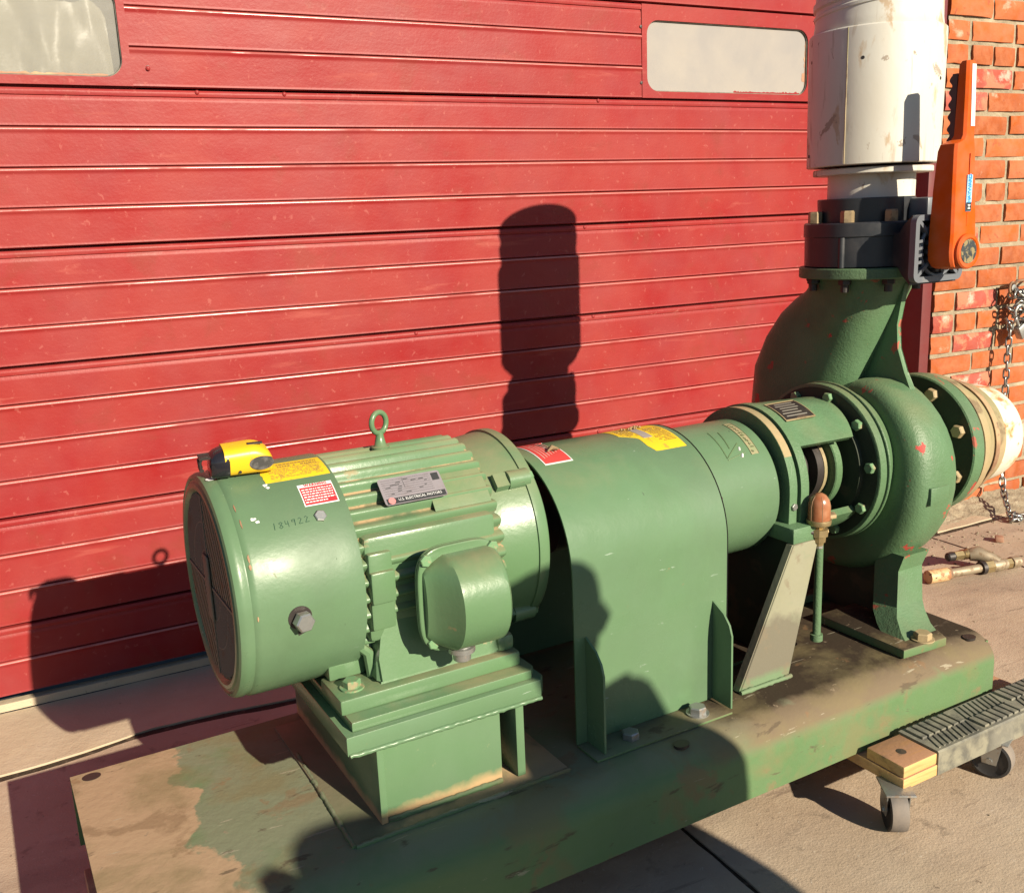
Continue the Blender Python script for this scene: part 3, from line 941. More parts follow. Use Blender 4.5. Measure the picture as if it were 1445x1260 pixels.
# cast motor feet
for sgn in (1, -1):
    Y = lambda v: YA + sgn*(v-YA)
    bm = new()
    box(bm, .276, .552, min(Y(-1.123), Y(-1.04)), max(Y(-1.123), Y(-1.04)), .3768, .3985, .003)
    mf = obj('motor_foot', bm, GREENM, mh)
    bm = new()
    poly = [(.335, .398), (.548, .398), (.540, .428), (.52, .455), (.52, .50), (.36, .50), (.352, .470), (.344, .430)]
    A = [bm.verts.new((p[0], Y(-1.112 if p[1] < .43 else -1.092), p[1])) for p in poly]
    B = [bm.verts.new((p[0], Y(-1.02), p[1])) for p in poly]
    skin(bm, [A, B])
    bmesh.ops.bevel(bm, geom=[e for e in bm.edges], offset=.006, segments=2, affect='EDGES')
    # arch over the bolt
    arc = [Vector((.325-.022*math.cos(a)-.010, Y(-1.078), .418+.026*math.sin(a))) for a in [math.pi*i/10 for i in range(11)]]
    tube(bm, [Vector((.340, Y(-1.075), .400))]+[Vector((.337, Y(-1.075), .435)), Vector((.325, Y(-1.07), .447)), Vector((.305, Y(-1.06), .449)), Vector((.296, Y(-1.04), .452))], [.007, .008, .008, .007, .006], 8)
    box(bm, .283, .337, min(Y(-1.06), Y(-1.035)), max(Y(-1.06), Y(-1.035)), .399, .44, .003)
    obj('foot_web', bm, GREENM, mf)
    bm = new()
    box(bm, .520, .549, min(Y(-1.115), Y(-1.06)), max(Y(-1.115), Y(-1.06)), .399, .425, .008)
    obj('foot_pad', bm, GREENM, mf)
    place(bolt_pw, 'bolt', (.304, Y(-1.092), .3987), mf)
    place(bolt_pw, 'bolt', (.534, Y(-1.085), .4252), mf)
# fan cover
bm = new()
rc = .1605
latheX(bm, YA, ZM, [(.170, .128), (.1655, .130), (.160, .134), (.1575, .139), (.1580, .144), (.1605, .1465), (.1610, .1490), (.1590, .1515), (.1610, .1560), (.166, .1585), (.172, .1590), (.177, .1575), (.179, .1575), (.183, .1600), (.188, rc), (.300, rc), (.3285, rc+.0004), (.3300, rc), (.3300, .156), (.315, .150)], 96, False, False)
fc = obj('fan_cover', bm, GREEN, root, 30)
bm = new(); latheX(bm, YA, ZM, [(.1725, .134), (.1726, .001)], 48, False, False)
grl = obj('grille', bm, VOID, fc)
bm = new()
def barYZ(bm, y0, z0, y1, z1, w_, xa, xb):
    d = Vector((0, y1-y0, z1-z0))
    if d.length < .004: return
    nrm = Vector((0, -d.z, d.y)).normalized()*w_/2
    P_ = [Vector((0, y0, z0))-nrm, Vector((0, y0, z0))+nrm, Vector((0, y1, z1))+nrm, Vector((0, y1, z1))-nrm]
    A = [bm.verts.new(p+Vector((xa, 0, 0))) for p in P_]; B = [bm.verts.new(p+Vector((xb, 0, 0))) for p in P_]
    skin(bm, [A, B])
RG = .1315
for qd in range(4):
    ang = R(45) if qd % 2 == 0 else R(-45)
    d = Vector((0, math.cos(ang), math.sin(ang))); nn = Vector((0, -math.sin(ang), math.cos(ang)))
    sy = 1 if qd in (0, 3) else -1
    sz = 1 if qd in (0, 1) else -1
    for k in range(-30, 31):
        off = k*.0062
        # sample the chord and keep the piece that lies in the quadrant
        seg = [s for s in [i*.002 for i in range(-70, 71)] if (d*s+nn*off).length < RG and (d*s+nn*off).y*sy > .003 and (d*s+nn*off).z*sz > .003]
        if len(seg) > 3:
            a, b = d*seg[0]+nn*off, d*seg[-1]+nn*off
            barYZ(bm, YA+a.y, ZM+a.z, YA+b.y, ZM+b.z, .0032, .1612, .1640)
o = obj('grille_bars', bm, GRILLE, grl, 0); o['kind'] = 'stuff'
bm = new()
barYZ(bm, YA-RG, ZM, YA+RG, ZM, .004, .1602, .1645); barYZ(bm, YA, ZM-RG, YA, ZM+RG, .004, .1601, .1646)
for rr_ in (.05, .09):
    tube(bm, [(.1625, YA+rr_*math.sin(a), ZM+rr_*math.cos(a)) for a in [2*math.pi*i/40 for i in range(40)]], .0014, 6, True)
obj('grille_ribs', bm, GRILLE, grl)
bm = new(); box(bm, .1575, .1600, YA-.014, YA+.014, ZM-.050, ZM+.045, .001)
obj('maker_badge', bm, GRILLE, grl)
# cover screws and big bolt in its slot
place(bolt_s, 'bolt', cylpt(YA, ZM, rc-.001, .289, 48.5), fc, (0, -math.sin(R(48.5)), math.cos(R(48.5))), scale=(.58, .58, .45))
bm = new()
c0 = cylpt(YA, ZM, rc+.0002, .238, 94)
pts = [(.016*math.cos(a), .016*math.sin(a)) for a in [2*math.pi*i/24 for i in range(18)]] + [(-.003, -.026), (.008, -.022)]
A = []
for px_, pz_ in pts: A.append((.238+px_, 94-math.degrees(pz_/rc)))
vs = [bm.verts.new(cylpt(YA, ZM, rc+.0006, x, t)) for x, t in A]; vb = [bm.verts.new(cylpt(YA, ZM, rc-.004, x, t)) for x, t in A]
skin(bm, [vs, vb])
obj('bolt_slot', bm, DARKMETAL, fc)
bmh = new(); lathe(bmh, (0, 0, 0), (0, 0, 1), [(-.004, .0085), (.009, .0085)], 16); hexa(bmh, (0, 0, .004), (0, 0, 1), .0135, .013)
bgm = finish(bmh, 'bolt', STEEL, 25)
dd = Vector((.15, -1, -.03))
place(bgm, 'bolt', cylpt(YA, ZM, rc, .2385, 95), fc, dd, .25)
place(bolt_p, 'bolt', cylpt(YA, ZM, rc-.001, .305, 149), fc, (0, -math.sin(R(149)), math.cos(R(149))))
# labels on fan cover
def tearY(u, v, x, a):
    if u == 0: x += .004*noise.noise((v*9, 1, 1))
    return x, a
bm = cylsheet(new(), YA, ZM, rc, .236, .3265, 4, 23.2, 8, 10, .0005, tearY)
yl = obj('yellow_label', bm, YELLOW, fc)
bm = new()
def printed(bm, y0, z0, r_, xa, xb, ta, tb, dt, hh=.6):
    a = ta
    while a < tb:
        x = xa+random.uniform(0, .004)
        while x < xb:
            l = random.uniform(.0012, .0055)
            if random.random() < .88: cylsheet(bm, y0, z0, r_, x, min(x+l, xb), a, a+dt*hh*.6, 1, 1, .0004)
            x += l+.0012
        a += dt
printed(bm, YA, ZM, rc+.0004, .262, .320, 6.5, 10, 2.6, .9)
printed(bm, YA, ZM, rc+.0004, .245, .320, 11.5, 21, 1.25)
obj('worn_print', bm, mat('worn_brown_print', (.30, .17, .04), .6), yl, 0)['kind'] = 'stuff'
bm = cylsheet(new(), YA, ZM, rc, .2735, .3215, 28.6, 42.2, 4, 8, .0005)
rl = obj('warning_label', bm, WHITEP, fc)
bm = cylsheet(new(), YA, ZM, rc+.0005, .275, .320, 30.8, 41.6, 4, 8, .0003)
obj('red_panel', bm, REDL, rl)
cf = lambda X, T, rad: (lambda x, y, z: cylpt(YA, ZM, rad, X+x, T-math.degrees(y/rad)))
obj('lettering', textbm('WARNING', .0062, cf(.2985, 29.8, rc+.0013), 1.1, .00015), REDL, rl, 0)
bm = new()
lines = ['ROTATING PARTS CAN CAUSE', 'INJURY. LOCK OUT POWER', 'BEFORE SERVICING. KEEP', 'GUARDS IN PLACE. GROUND', 'UNIT PER LOCAL CODES. ', 'SEE INSTRUCTIONS.']
bm = new()
for i in range(6):
    a = 32.1 + i*1.55
    x = .2765
    while x < .3180 - (.012 if i == 5 else 0):
        l = random.uniform(.0012, .005)
        cylsheet(bm, YA, ZM, rc+.0007, x, min(x+l, .3185), a, a+.62, 1, 1, .0004)
        x += l+.0011
obj('small_print', bm, WHITEP, rl, 0)
# hand written number
STROKES = {'1': [[(0, 0), (.1, 1)]], '8': [[(.5, .95), (.1, .8), (.5, .5), (.8, .2), (.4, 0), (.1, .2), (.5, .5), (.8, .8), (.5, .95)]],
           '4': [[(.1, 1), (.1, .5), (.7, .5)], [(.6, .9), (.65, 0)]], '9': [[(.7, .9), (.2, .9), (.1, .6), (.6, .6), (.7, .95), (.6, 0)]],
           '2': [[(.1, .8), (.4, 1), (.7, .75), (.1, .05), (.9, .1)]], 'a': [[(.1, .7), (.5, .9), (.6, .5), (.1, .0), (.4, .3), (.9, .1)]]}
bm = new()
x = 0
for ch in '184922':
    for st in STROKES[ch]:
        pts = []
        for a, b in zip(st, st[1:]):
            for k in range(4): pts.append((a[0]+(b[0]-a[0])*k/4, a[1]+(b[1]-a[1])*k/4))
        pts.append(st[-1])
        P3 = [cylpt(YA, ZM, rc+.0004, .226+x+p[0]*.0068, 51.2-math.degrees((p[1]*.0095+x*.06)/rc)) for p in pts]
        tube(bm, P3, .00042, 5)
    x += .0088 if ch != '1' else .006
obj('handwritten_number', bm, INK, fc, 0)
for x, th_, s in ((.203, 43.9, .0042), (.207, 45.5, .003), (.234, 24.5, .004), (.236, 26.5, .003), (.173, 10, .008), (.182, 9, .006)):
    c = [cylpt(YA, ZM, rc+.0004 if x > .19 else rc-.0005, x+s*random.uniform(.6, 1.2)*math.cos(a), th_+math.degrees(s*random.uniform(.4, 1)*math.sin(a)/rc)) for a in [2*math.pi*i/9 for i in range(9)]]
    bm = new(); bm.faces.new([bm.verts.new(p) for p in c])
    obj('paint_spot', bm, WHITEP, fc, 0)
for x, th_, s, l in ((.1845, 62, .0015, 5), (.1842, 66, .0018, 3.5), (.184, 90, .001, 3), (.1862, 45, .0012, 6), (.1845, 36, .001, 6)):
    c = [cylpt(YA, ZM, rc+.0006, x+s*random.uniform(.6, 1.2)*math.cos(a), th_+l*.5*random.uniform(.6, 1)*math.sin(a)) for a in [2*math.pi*i/9 for i in range(9)]]
    bm = new(); bm.faces.new([bm.verts.new(p) for p in c])
    obj('paint_chip', bm, RUST, fc, 0)

# ---- coupling guard ------------------------------------------------------------
GZ, GR = .488, .1655
def arcU(r_, zb):
    pts = [(YP-r_, zb)]
    pts += [(YP-r_, zb+(GZ-zb)*k/5) for k in range(1, 5)]
    pts += [(YP-r_*math.cos(R(180*i/40)), GZ+r_*math.sin(R(180*i/40))) for i in range(41)]
    pts += [(YP+r_, zb+(GZ-zb)*k/5) for k in range(4, -1, -1)]
    return pts
bm = new()
po, pi_ = arcU(GR, BT+.004), arcU(GR-.003, BT+.004)
A0 = []
xsg = [.645+.3*i/8 for i in range(9)]
for x in xsg:
    A0.append([bm.verts.new((x, p[0]+.0012*noise.noise((x*6, p[0]*5, p[1]*5)), p[1])) for p in po] + [bm.verts.new((x, p[0], p[1])) for p in pi_[::-1]])
skin(bm, A0)
cg = obj('coupling_guard', bm, GREEN, root, 40)
for sgn in (1, -1):
    bm = new()
    Y = lambda v: YP + sgn*(v-YP)
    box(bm, .645, .912, min(Y(-1.180), Y(-1.1258)), max(Y(-1.180), Y(-1.1258)), BT+.0005, BT+.0045, .001)
    ft = obj('guard_foot', bm, GREENBASE, cg)
    for x in (.664, .915):
        bm = new()
        poly = [(Y(-1.1262), BT+.0052), (Y(-1.172), BT+.0052), (Y(-1.172), .345), (Y(-1.166), .362), (Y(-1.152), .378), (Y(-1.1262), .392)]
        prism(bm, poly, 'yz', x, x+.0035)
        obj('gusset', bm, GREEN, cg)
    for x in (.727, .862):
        place(bolt_sw if x > .8 else bolt_s, 'bolt', (x, Y(-1.152), BT+.0045), ft, spin=.3)
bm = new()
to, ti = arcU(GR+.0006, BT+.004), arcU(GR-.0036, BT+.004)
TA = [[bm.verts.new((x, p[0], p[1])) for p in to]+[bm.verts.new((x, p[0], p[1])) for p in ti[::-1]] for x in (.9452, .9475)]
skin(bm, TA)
obj('edge_trim', bm, VOID, cg)  # dark strip drawn in for the shadow of the gap beside the sleeve
# guard labels
def tearR(u, v, x, a):
    if u > .6 and .15 < v < .62: x -= .022*(u-.6)/.4*(1+.4*noise.noise((v*7, 3, 3)))
    return x, a
bm = cylsheet(new(), YP, GZ, GR, .6655, .717, -16, 23, 10, 20, .0005, tearR)
gl = obj('danger_label', bm, WHITEP, cg)
bm = cylsheet(new(), YP, GZ, GR+.0004, .6675, .715, -15, 22, 10, 20, .0005, tearR)
obj('red_panel', bm, REDLW, gl)
bm = new()
for i in range(6):
    cylsheet(bm, YP, GZ, GR+.0009, .674+i*.006, .6755+i*.006, -8+random.random()*4, 17-i, 1, 8, .0003)
obj('small_print', bm, mat('pinkish_print', (.72, .38, .30), .5), gl, 0)
def tearG(u, v, x, a):
    if u < .35 and v > .45: x += .026*(.35-u)/.35*min(1, (v-.45)*6) ; a -= 6*(1-u/.35)*(v > .8)
    return x, a
bm = cylsheet(new(), YP, GZ, GR, .838, .934, -12, 28, 12, 20, .0005, tearG)
gy = obj('yellow_label', bm, YELLOW, cg)
bm = new()
cylsheet(bm, YP, GZ, GR+.0005, .874, .892, -3, 14, 1, 8, .0005)
obj('grey_scuff', bm, mat('scuff_grey', (.35, .30, .26), .7), gy, 0)
bm = new()
printed(bm, YP, GZ, GR+.0006, .895, .930, 0, 20, 1.5)
printed(bm, YP, GZ, GR+.0006, .845, .872, -6, 10, 1.5)
obj('small_print', bm, mat('brown_print', (.25, .13, .03), .6), gy, 0)['kind'] = 'stuff'
bm = new()
for k in range(16):
    c = cylpt(YP, GZ, GR+.003, .862+random.random()*.045, -6+random.random()*5)
    bmesh.ops.create_icosphere(bm, subdivisions=1, radius=.0028*random.uniform(.5, 1.2), matrix=Matrix.Translation(c))
obj('leaf_litter', bm, mat('dry_leaf', (.36, .22, .09), .9), cg, 0)
bm = new()
c = cylpt(YP, GZ, GR+.003, .700, 10)
tube(bm, [c+Vector((-.012, -.006, 0)), c+Vector((0, 0, .004)), c+Vector((.010, -.003, .001))], [.001, .004, .001], 6)
tube(bm, [c+Vector((-.004, .008, .004)), c, c+Vector((.004, -.012, .002))], [.001, .003, .001], 6)
obj('dead_leaf', bm, mat('dead_leaf_brown', (.30, .20, .10), .9), cg, 60)
# ---- sleeve -----------------------------------------------------------------------
SR = .121
ZP = .5215
bm = new()
latheX(bm, YP, ZP, [(.94, SR-.004), (.94, SR), (1.104, SR), (1.106, SR-.0012), (1.106, SR-.004), (.94, SR-.004)], 80, False, False)
sv = obj('shaft_guard_sleeve', bm, GREEN, root, 30)
bm = cylsheet(new(), YP, ZP, SR, .946, .985, 56, 92, 3, 10, .0018)
tabo = obj('clip_tab', bm, GREEN, sv)
bm = new()
for x, th_ in ((.972, 79), ):
    lathe(bm, cylpt(YP, ZP, SR+.0014, x, th_), (0, -math.sin(R(th_)), math.cos(R(th_))), [(0, .004), (.0008, .0038)], 12)
obj('screw_hole', bm, DARKMETAL, tabo)
sf = lambda X, T: (lambda x, y, z: cylpt(YP, ZP, SR+.0009, X-y, T-math.degrees(-x/SR)))
bm = cylsheet(new(), YP, ZP, SR, 1.0665, 1.083, 8, 49, 2, 14, .0004)
st = obj('name_strip', bm, mat('tan_green_strip', (.26, .27, .13), .55, 0, [(DUST, 'n', 60, .45, .6, {'amt': .5})]), sv)
bm = new()
for x in (1.0662, 1.0830): cylsheet(bm, YP, ZP, SR+.0002, x, x+.0009, 8, 49, 1, 14, .0006)
for q in range(11):          # worn, unreadable raised characters
    a = 11+q*3.3
    for st_ in range(4):
        xa = 1.0695+random.uniform(0, .007); aa = a+random.uniform(0, 1.6)
        if random.random() < .5: cylsheet(bm, YP, ZP, SR+.0003, xa, xa+random.uniform(.003, .006), aa, aa+.55, 1, 1, .0006)
        else: cylsheet(bm, YP, ZP, SR+.0003, xa, xa+.0011, aa, aa+random.uniform(1.0, 2.0), 1, 2, .0006)
obj('worn_lettering', bm, mat('brown_green_print', (.10, .10, .04), .6), st, 0)['kind'] = 'stuff'
bm = new()
def line_on(bm, pts, w_=.0011):
    P3 = []
    for a, b in zip(pts, pts[1:]):
        for k in range(6): P3.append(cylpt(YP, ZP, SR+.0003, a[0]+(b[0]-a[0])*k/6, a[1]+(b[1]-a[1])*k/6))
    P3.append(cylpt(YP, ZP, SR+.0003, *pts[-1]))
    tube(bm, P3, w_, 5)
line_on(bm, [(1.014, 18), (1.012, 48.5), (1.051, 36)])
line_on(bm, [(1.034, 20), (1.028, 40)])
line_on(bm, [(1.012, 50), (1.055, 46)])
obj('raised_emblem', bm, mat('emblem_olive', (.13, .19, .08), .5), sv, 0)
bm = new()
line_on(bm, [(1.049, 40.5), (1.046, 43.5)], .0018); line_on(bm, [(1.047, 47), (1.043, 50)], .0026)
obj('bare_scratch', bm, WHITEP, sv, 0)
ZP = .530
bm = new(); latheX(bm, YP, ZP, [(.95, .02), (1.33, .02)], 24)
latheX(bm, YP, ZP, [(1.17, .02), (1.172, .034), (1.205, .034), (1.207, .02)], 32)
obj('pump_shaft', bm, STEEL, root)
bm = new(); latheX(bm, YP, ZP, [(1.215, .02), (1.217, .058), (1.226, .058), (1.227, .046), (1.255, .046), (1.256, .066), (1.272, .066), (1.273, .05), (1.325, .05)], 48)
gland = obj('gland_ring', bm, DARKMETAL, root)
bm = new(); latheX(bm, YP, ZP, [(1.284, .05), (1.284, .083), (1.286, .085), (1.300, .085), (1.300, .05)], 56)
obj('seal_housing', bm, GREENCAST, gland)
bm = new(); latheX(bm, YP, ZP, [(1.2725, .0635), (1.2725, .0672), (1.280, .0672), (1.280, .0635), (1.2725, .0635)], 48, False, False)
obj('bright_rim', bm, TAN, gland)
# ---- bearing frame ---------------------------------------------------------------------
def uframe(r_, zb, tp=.9):
    pts = [(YP-r_*tp, zb), (YP-r_, ZP-.07)]
    pts += [(YP-r_*math.cos(R(180*i/32)), ZP+r_*math.sin(R(180*i/32))) for i in range(33)]
    pts += [(YP+r_, ZP-.07), (YP+r_*tp, zb)]
    return pts
bm = new(); prism(bm, uframe(.132, .452, .92), 'yz', 1.118, 1.136, .0015)
bf = obj('bearing_frame', bm, GREENCAST, root, 30)
bm = new(); prism(bm, uframe(.1335, .60, 1), 'yz', 1.1195, 1.1365)
bm.free()
bm = new()
cylsheet(bm, YP, ZP, .132, 1.1185, 1.1355, -58, 62, 2, 26, .0006)
obj('bare_metal_band', bm, TAN, bf)
bm = new(); prism(bm, uframe(.136, .452, .92), 'yz', 1.141, 1.160, .0015)
obj('frame_flange', bm, GREENCAST, bf, 30)
place(bolt_s, 'bolt', (1.128, YP-.132, .505), bf, (0, -1, 0), scale=(.45, .45, .4))
def archpiece(t0, t1, r1, r2, x0, x1, nt_=24, nx_=6, cut=0.):
    bm = new()
    O, I = [], []
    for i in range(nx_+1):
        u = i/nx_
        ro, ri = r1+(r2-r1)*u, r1+(r2-r1)*u-.014
        O.append([bm.verts.new(cylpt(YP, ZP, ro, x0+(x1-x0)*u + cut*abs(((j/nt_)-.5)*2)**2*(u), t0+(t1-t0)*j/nt_)) for j in range(nt_+1)]
                 + [bm.verts.new(cylpt(YP, ZP, ri, x0+(x1-x0)*u + cut*abs(((j/nt_)-.5)*2)**2*(u), t0+(t1-t0)*j/nt_)) for j in range(nt_, -1, -1)])
    skin(bm, O)
    return bm
bm = archpiece(-58, 56, .1335, .128, 1.1605, 1.318, 28, 6, -.018)
obj('upper_bracket', bm, GREENCAST, bf, 40)
bm = archpiece(125, 235, .128, .128, 1.1605, 1.318)
obj('lower_bracket', bm, GREENCAST, bf, 40)
# nameplate on bracket
bm = cylsheet(new(), YP, ZP, .134, 1.165, 1.235, 8, 33, 3, 8, .002)
bnp = obj('nameplate', bm, DARKMETAL, bf)
bm = new()
for a, b, c, d_ in ((1.164, 1.236, 7.2, 8.4), (1.164, 1.236, 32.4, 33.4), (1.164, 1.1655, 8.4, 32.4), (1.2345, 1.236, 8.4, 32.4)): cylsheet(bm, YP, ZP, .136, a, b, c, d_, 2, 6, .0007)
obj('plate_rim', bm, TAN, bnp)
bm = new()
for i in range(6):
    cylsheet(bm, YP, ZP, .136, 1.172+random.random()*.008, 1.215+random.random()*.012, 11+i*3.4, 12+i*3.4, 1, 1, .0003)
obj('engraving', bm, mat('plate_print', (.28, .25, .2), .5), bnp, 0)
# legs
for sgn in (1, -1):
    Y = lambda v: YP + sgn*(v-YP)
    bm = new()
    top, bot = [(1.1015, .447), (1.1612, .447)], [(.970, BT+.002), (1.082, BT+.002)]
    q = [Vector((p[0], Y(-1.120), p[1])) for p in top] + [Vector((bot[1][0], Y(-1.135), bot[1][1])), Vector((bot[0][0], Y(-1.135), bot[0][1]))]
    A = [bm.verts.new(v) for v in q]; B = [bm.verts.new(v + Vector((.004, sgn*.010, 0))) for v in q]
    skin(bm, [A, B])
    bmesh.ops.bevel(bm, geom=bm.edges[:], offset=.0015, segments=1, affect='EDGES')
    lg = obj('support_leg', bm, GREENSTRUT, root)
    bm = new()
    q = [Vector((1.100, Y(-1.118), .447)), Vector((1.100, Y(-1.105), .447)), Vector((.968, Y(-1.118), BT+.002)), Vector((.968, Y(-1.133), BT+.002))]
    A = [bm.verts.new(v) for v in q]; B = [bm.verts.new(v+Vector((.006, 0, 0))) for v in q]
    skin(bm, [A, B])
    obj('leg_flange', bm, GREENSTRUT, lg)
    bead('weld_bead', (.968, Y(-1.138), BT+.003), (1.085, Y(-1.138), BT+.003), .005, GREENSTRUT, lg, 5)
    bm = new(); box(bm, 1.102, 1.160, min(Y(-1.119), Y(-1.03)), max(Y(-1.119), Y(-1.03)), .4475, .4750, .002)
    obj('leg_head', bm, GREENCAST, lg)
bm = new(); box(bm, .960, 1.10, -1.05, -.87, BT+.001, BT+.006)
obj('leg_foot_plate', bm, GREENBASE, root)
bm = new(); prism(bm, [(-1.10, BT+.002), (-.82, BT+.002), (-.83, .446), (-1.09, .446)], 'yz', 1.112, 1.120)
obj('support_web', bm, PAINTSHADE, root)
# drain rod
bm = new(); lathe(bm, (1.196, -1.09, BT+.024), (0, 0, 1), [(0, .0115), (.012, .0115), (.0125, .0075), (.20, .0075)], 14)
obj('drain_rod', bm, GREENCAST, root)
# oil cup
oc = (1.163, -1.118)
bm = new()
lathe(bm, (oc[0], oc[1], 0), (0, 0, 1), [(.474, .0205), (.480, .0215), (.483, .021)], 28)
bm2 = new()
ocp = obj('oil_cup', bm, BRASS, root)
bm = new(); lathe(bm, (oc[0], oc[1], 0), (0, 0, 1), [(.4831, .019), (.508, .0188), (.518, .0165), (.526, .011), (.5295, .005), (.530, .0005)], 28)
obj('oil_glass', bm, AMBER, ocp, 60)
bm = new()
for k in range(6):
    a = k*math.pi/3
    tube(bm, [(oc[0]+r_*math.cos(a), oc[1]+r_*math.sin(a), z) for z, r_ in ((.4835, .0192), (.508, .019), (.518, .0167), (.526, .0112))], .0005, 5)
obj('glass_seams', bm, mat('amber_seam', (.42, .24, .13), .4), ocp)
bm = new()
lathe(bm, (oc[0]+.001, oc[1], 0), (0, 0, 1), [(.435, .008), (.441, .0085), (.4415, .0115), (.452, .0125), (.4525, .0155), (.465, .0155), (.4655, .009), (.474, .012)], 10)
tube(bm, [(oc[0], oc[1], .459), (oc[0]+.016, oc[1]-.004, .459)], .006, 8)
obj('cup_valve', bm, BRASS, ocp, 25)
bm = new(); hexa(bm, (oc[0]+.002, oc[1], .435), (0, 0, -1), .0075, .006)
obj('drain_plug', bm, STEEL, ocp)
bm = new(); tube(bm, [(oc[0]-.008, oc[1]+.002, .459), (oc[0]-.035, oc[1]+.008, .464), (1.125, YP-.125, .466)], .006, 12)
obj('feed_pipe', bm, DARKMETAL, ocp)
bm = new(); prism(bm, [(oc[0]-.004, oc[1]+.012), (oc[0]+.050, oc[1]+.006), (oc[0]+.060, oc[1]+.020), (oc[0]+.045, oc[1]+.034), (oc[0], oc[1]+.034)], 'xy', .473, .480, .001)
obj('cup_bracket', bm, TAN, ocp)
# ---- pump casing -------------------------------------------------------------------------
XC = 1.437
NS = 40
def sect(cy, cz, ny, nz_, hw, hx, xc, pw=2.3):
    out = []
    for i in range(NS):
        a = 2*math.pi*i/NS
        c, s = math.cos(a), math.sin(a)
        cc = math.copysign(abs(c)**(2/pw), c); ss = math.copysign(abs(s)**(2/pw), s)
        out.append((xc + hx*ss, cy + ny*hw*cc, cz + nz_*hw*cc))
    return out
RO = [(0, .150), (30, .176), (90, .198), (135, .216), (180, .236), (225, .254), (270, .268)]
def ro(ph):
    for (a, ra), (b, rb) in zip(RO, RO[1:]):
        if ph <= b: return ra+(rb-ra)*(ph-a)/(b-a)
    return RO[-1][1]
bm = new()
S = []
for k in range(0, 31):
    ph = 5 + 265*k/30
    Ro = ro(ph); Ri = .085
    hw, rcn = (Ro-Ri)/2, (Ro+Ri)/2
    e = (-math.sin(R(ph)), math.cos(R(ph)))
    S.append(sect(YP+e[0]*rcn, ZP+e[1]*rcn, e[0], e[1], hw, (.048+.018*min(1, ph/110)), XC, 3.1))
nk = [(.170, .600, .112, 4, .067), (.148, .660, .124, 12, .068), (.118, .712, .120, 20, .070), (.086, .758, .109, 26, .072), (.052, .798, .096, 24, .074), (.024, .832, .086, 14, .077), (.006, .860, .083, 5, .082), (0, .8815, .088, 0, .088)]
for dy, z, hw, tl, hx in nk:
    t = 1-(.8815-z)/.29
    xc = XC + (1.432-XC)*max(0, min(1, t))
    S.append(sect(YP+dy, z, math.cos(R(tl)), math.sin(R(tl)), hw, hx, xc, 2.0+1.0*max(0, min(1, t))))
skin(bm, [[bm.verts.new(p) for p in s] for s in S])
latheX(bm, YP, ZP, [(1.3445, .05), (1.3445, .1530), (1.3455, .1545), (1.3490, .1545), (1.3510, .1520), (1.362, .140), (1.385, .136), (1.42, .145), (1.49, .15), (1.51, .135), (1.525, .11), (1.54, .092), (1.603, .088)], 80)
pc = obj('pump_casing', bm, GREENCAST, root, 60)
# discharge rib
bm = new()
poly = [(YP-.084, .868), (YP-.040, .868), (YP+.06, .77), (YP+.09, .65), (YP-.10, .650), (YP-.113, .664), (YP-.090, .700), (YP-.072, .745), (YP-.068, .79), (YP-.078, .84)]
prism(bm, poly, 'yz', 1.449, 1.461, .002)
obj('stiffening_rib', bm, GREENCAST, pc)
bm = new(); box(bm, 1.402, 1.452, -1.1610, -1.14, .472, .505, .0015)
o = obj('cast_pad', bm, GREENCAST, pc)
# flat face band of the volute towards the front
# cover disc (back plate) with bolts
bm = new()
latheX(bm, YP, ZP, [(1.314, .05), (1.316, .110), (1.323, .112), (1.3222, .150), (1.3235, .1525), (1.3390, .1530), (1.3400, .152), (1.3405, .1475), (1.3440, .1475), (1.3440, .05)], 80)
bp = obj('back_cover', bm, GREENCAST, pc, 30)
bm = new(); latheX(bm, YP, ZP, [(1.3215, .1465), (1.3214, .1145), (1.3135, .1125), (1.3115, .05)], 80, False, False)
obj('greasy_cover_face', bm, PAINTSHADE, bp, 30)  # dark skin over the cover face, its shade put into the colour
for k in range(10):
    a = R(12+36*k)
    place(bolt_p, 'bolt', (1.3215, YP-.133*math.sin(a), ZP+.133*math.cos(a)), bp, (-1, 0, 0), a, (1.1, 1.1, 1.2))
# casing feet
for sgn in (1, -1):
    Y = lambda v: YP + sgn*(v-YP)
    bm = new()
    secs = []
    for z, yo, x0, x1 in ((.365, -1.118, 1.392, 1.462), (.335, -1.112, 1.385, 1.452), (.272, -1.128, 1.366, 1.438), (.258, -1.140, 1.352, 1.430), (.240, -1.162, 1.338, 1.420), (.2320, -1.178, 1.330, 1.416)):
        yi = yo+.055
        secs.append([bm.verts.new(p) for p in ((x0, Y(yo), z), (x1, Y(yo), z), (x1, Y(yi), z), (x0, Y(yi), z))])
    skin(bm, secs)
    ftc = obj('casing_foot', bm, GREENCAST, pc, 25)
    bm = new(); prism(bm, [(1.297, Y(-1.202)), (1.405, Y(-1.208)), (1.425, Y(-1.17)), (1.425, Y(-1.0)), (1.297, Y(-1.0))], 'xy', BT+.001, .2322, .003)
    obj('foot_flange', bm, GREENBASE, ftc)
    place(boltmesh('bolt', .016, .012, TAN, .021), 'bolt', (1.362, Y(-1.190), .2323), ftc, spin=.4)
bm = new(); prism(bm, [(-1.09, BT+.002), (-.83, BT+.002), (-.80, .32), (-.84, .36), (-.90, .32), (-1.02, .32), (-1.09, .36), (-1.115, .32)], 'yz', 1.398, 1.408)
obj('foot_web', bm, PAINTSHADE, pc)
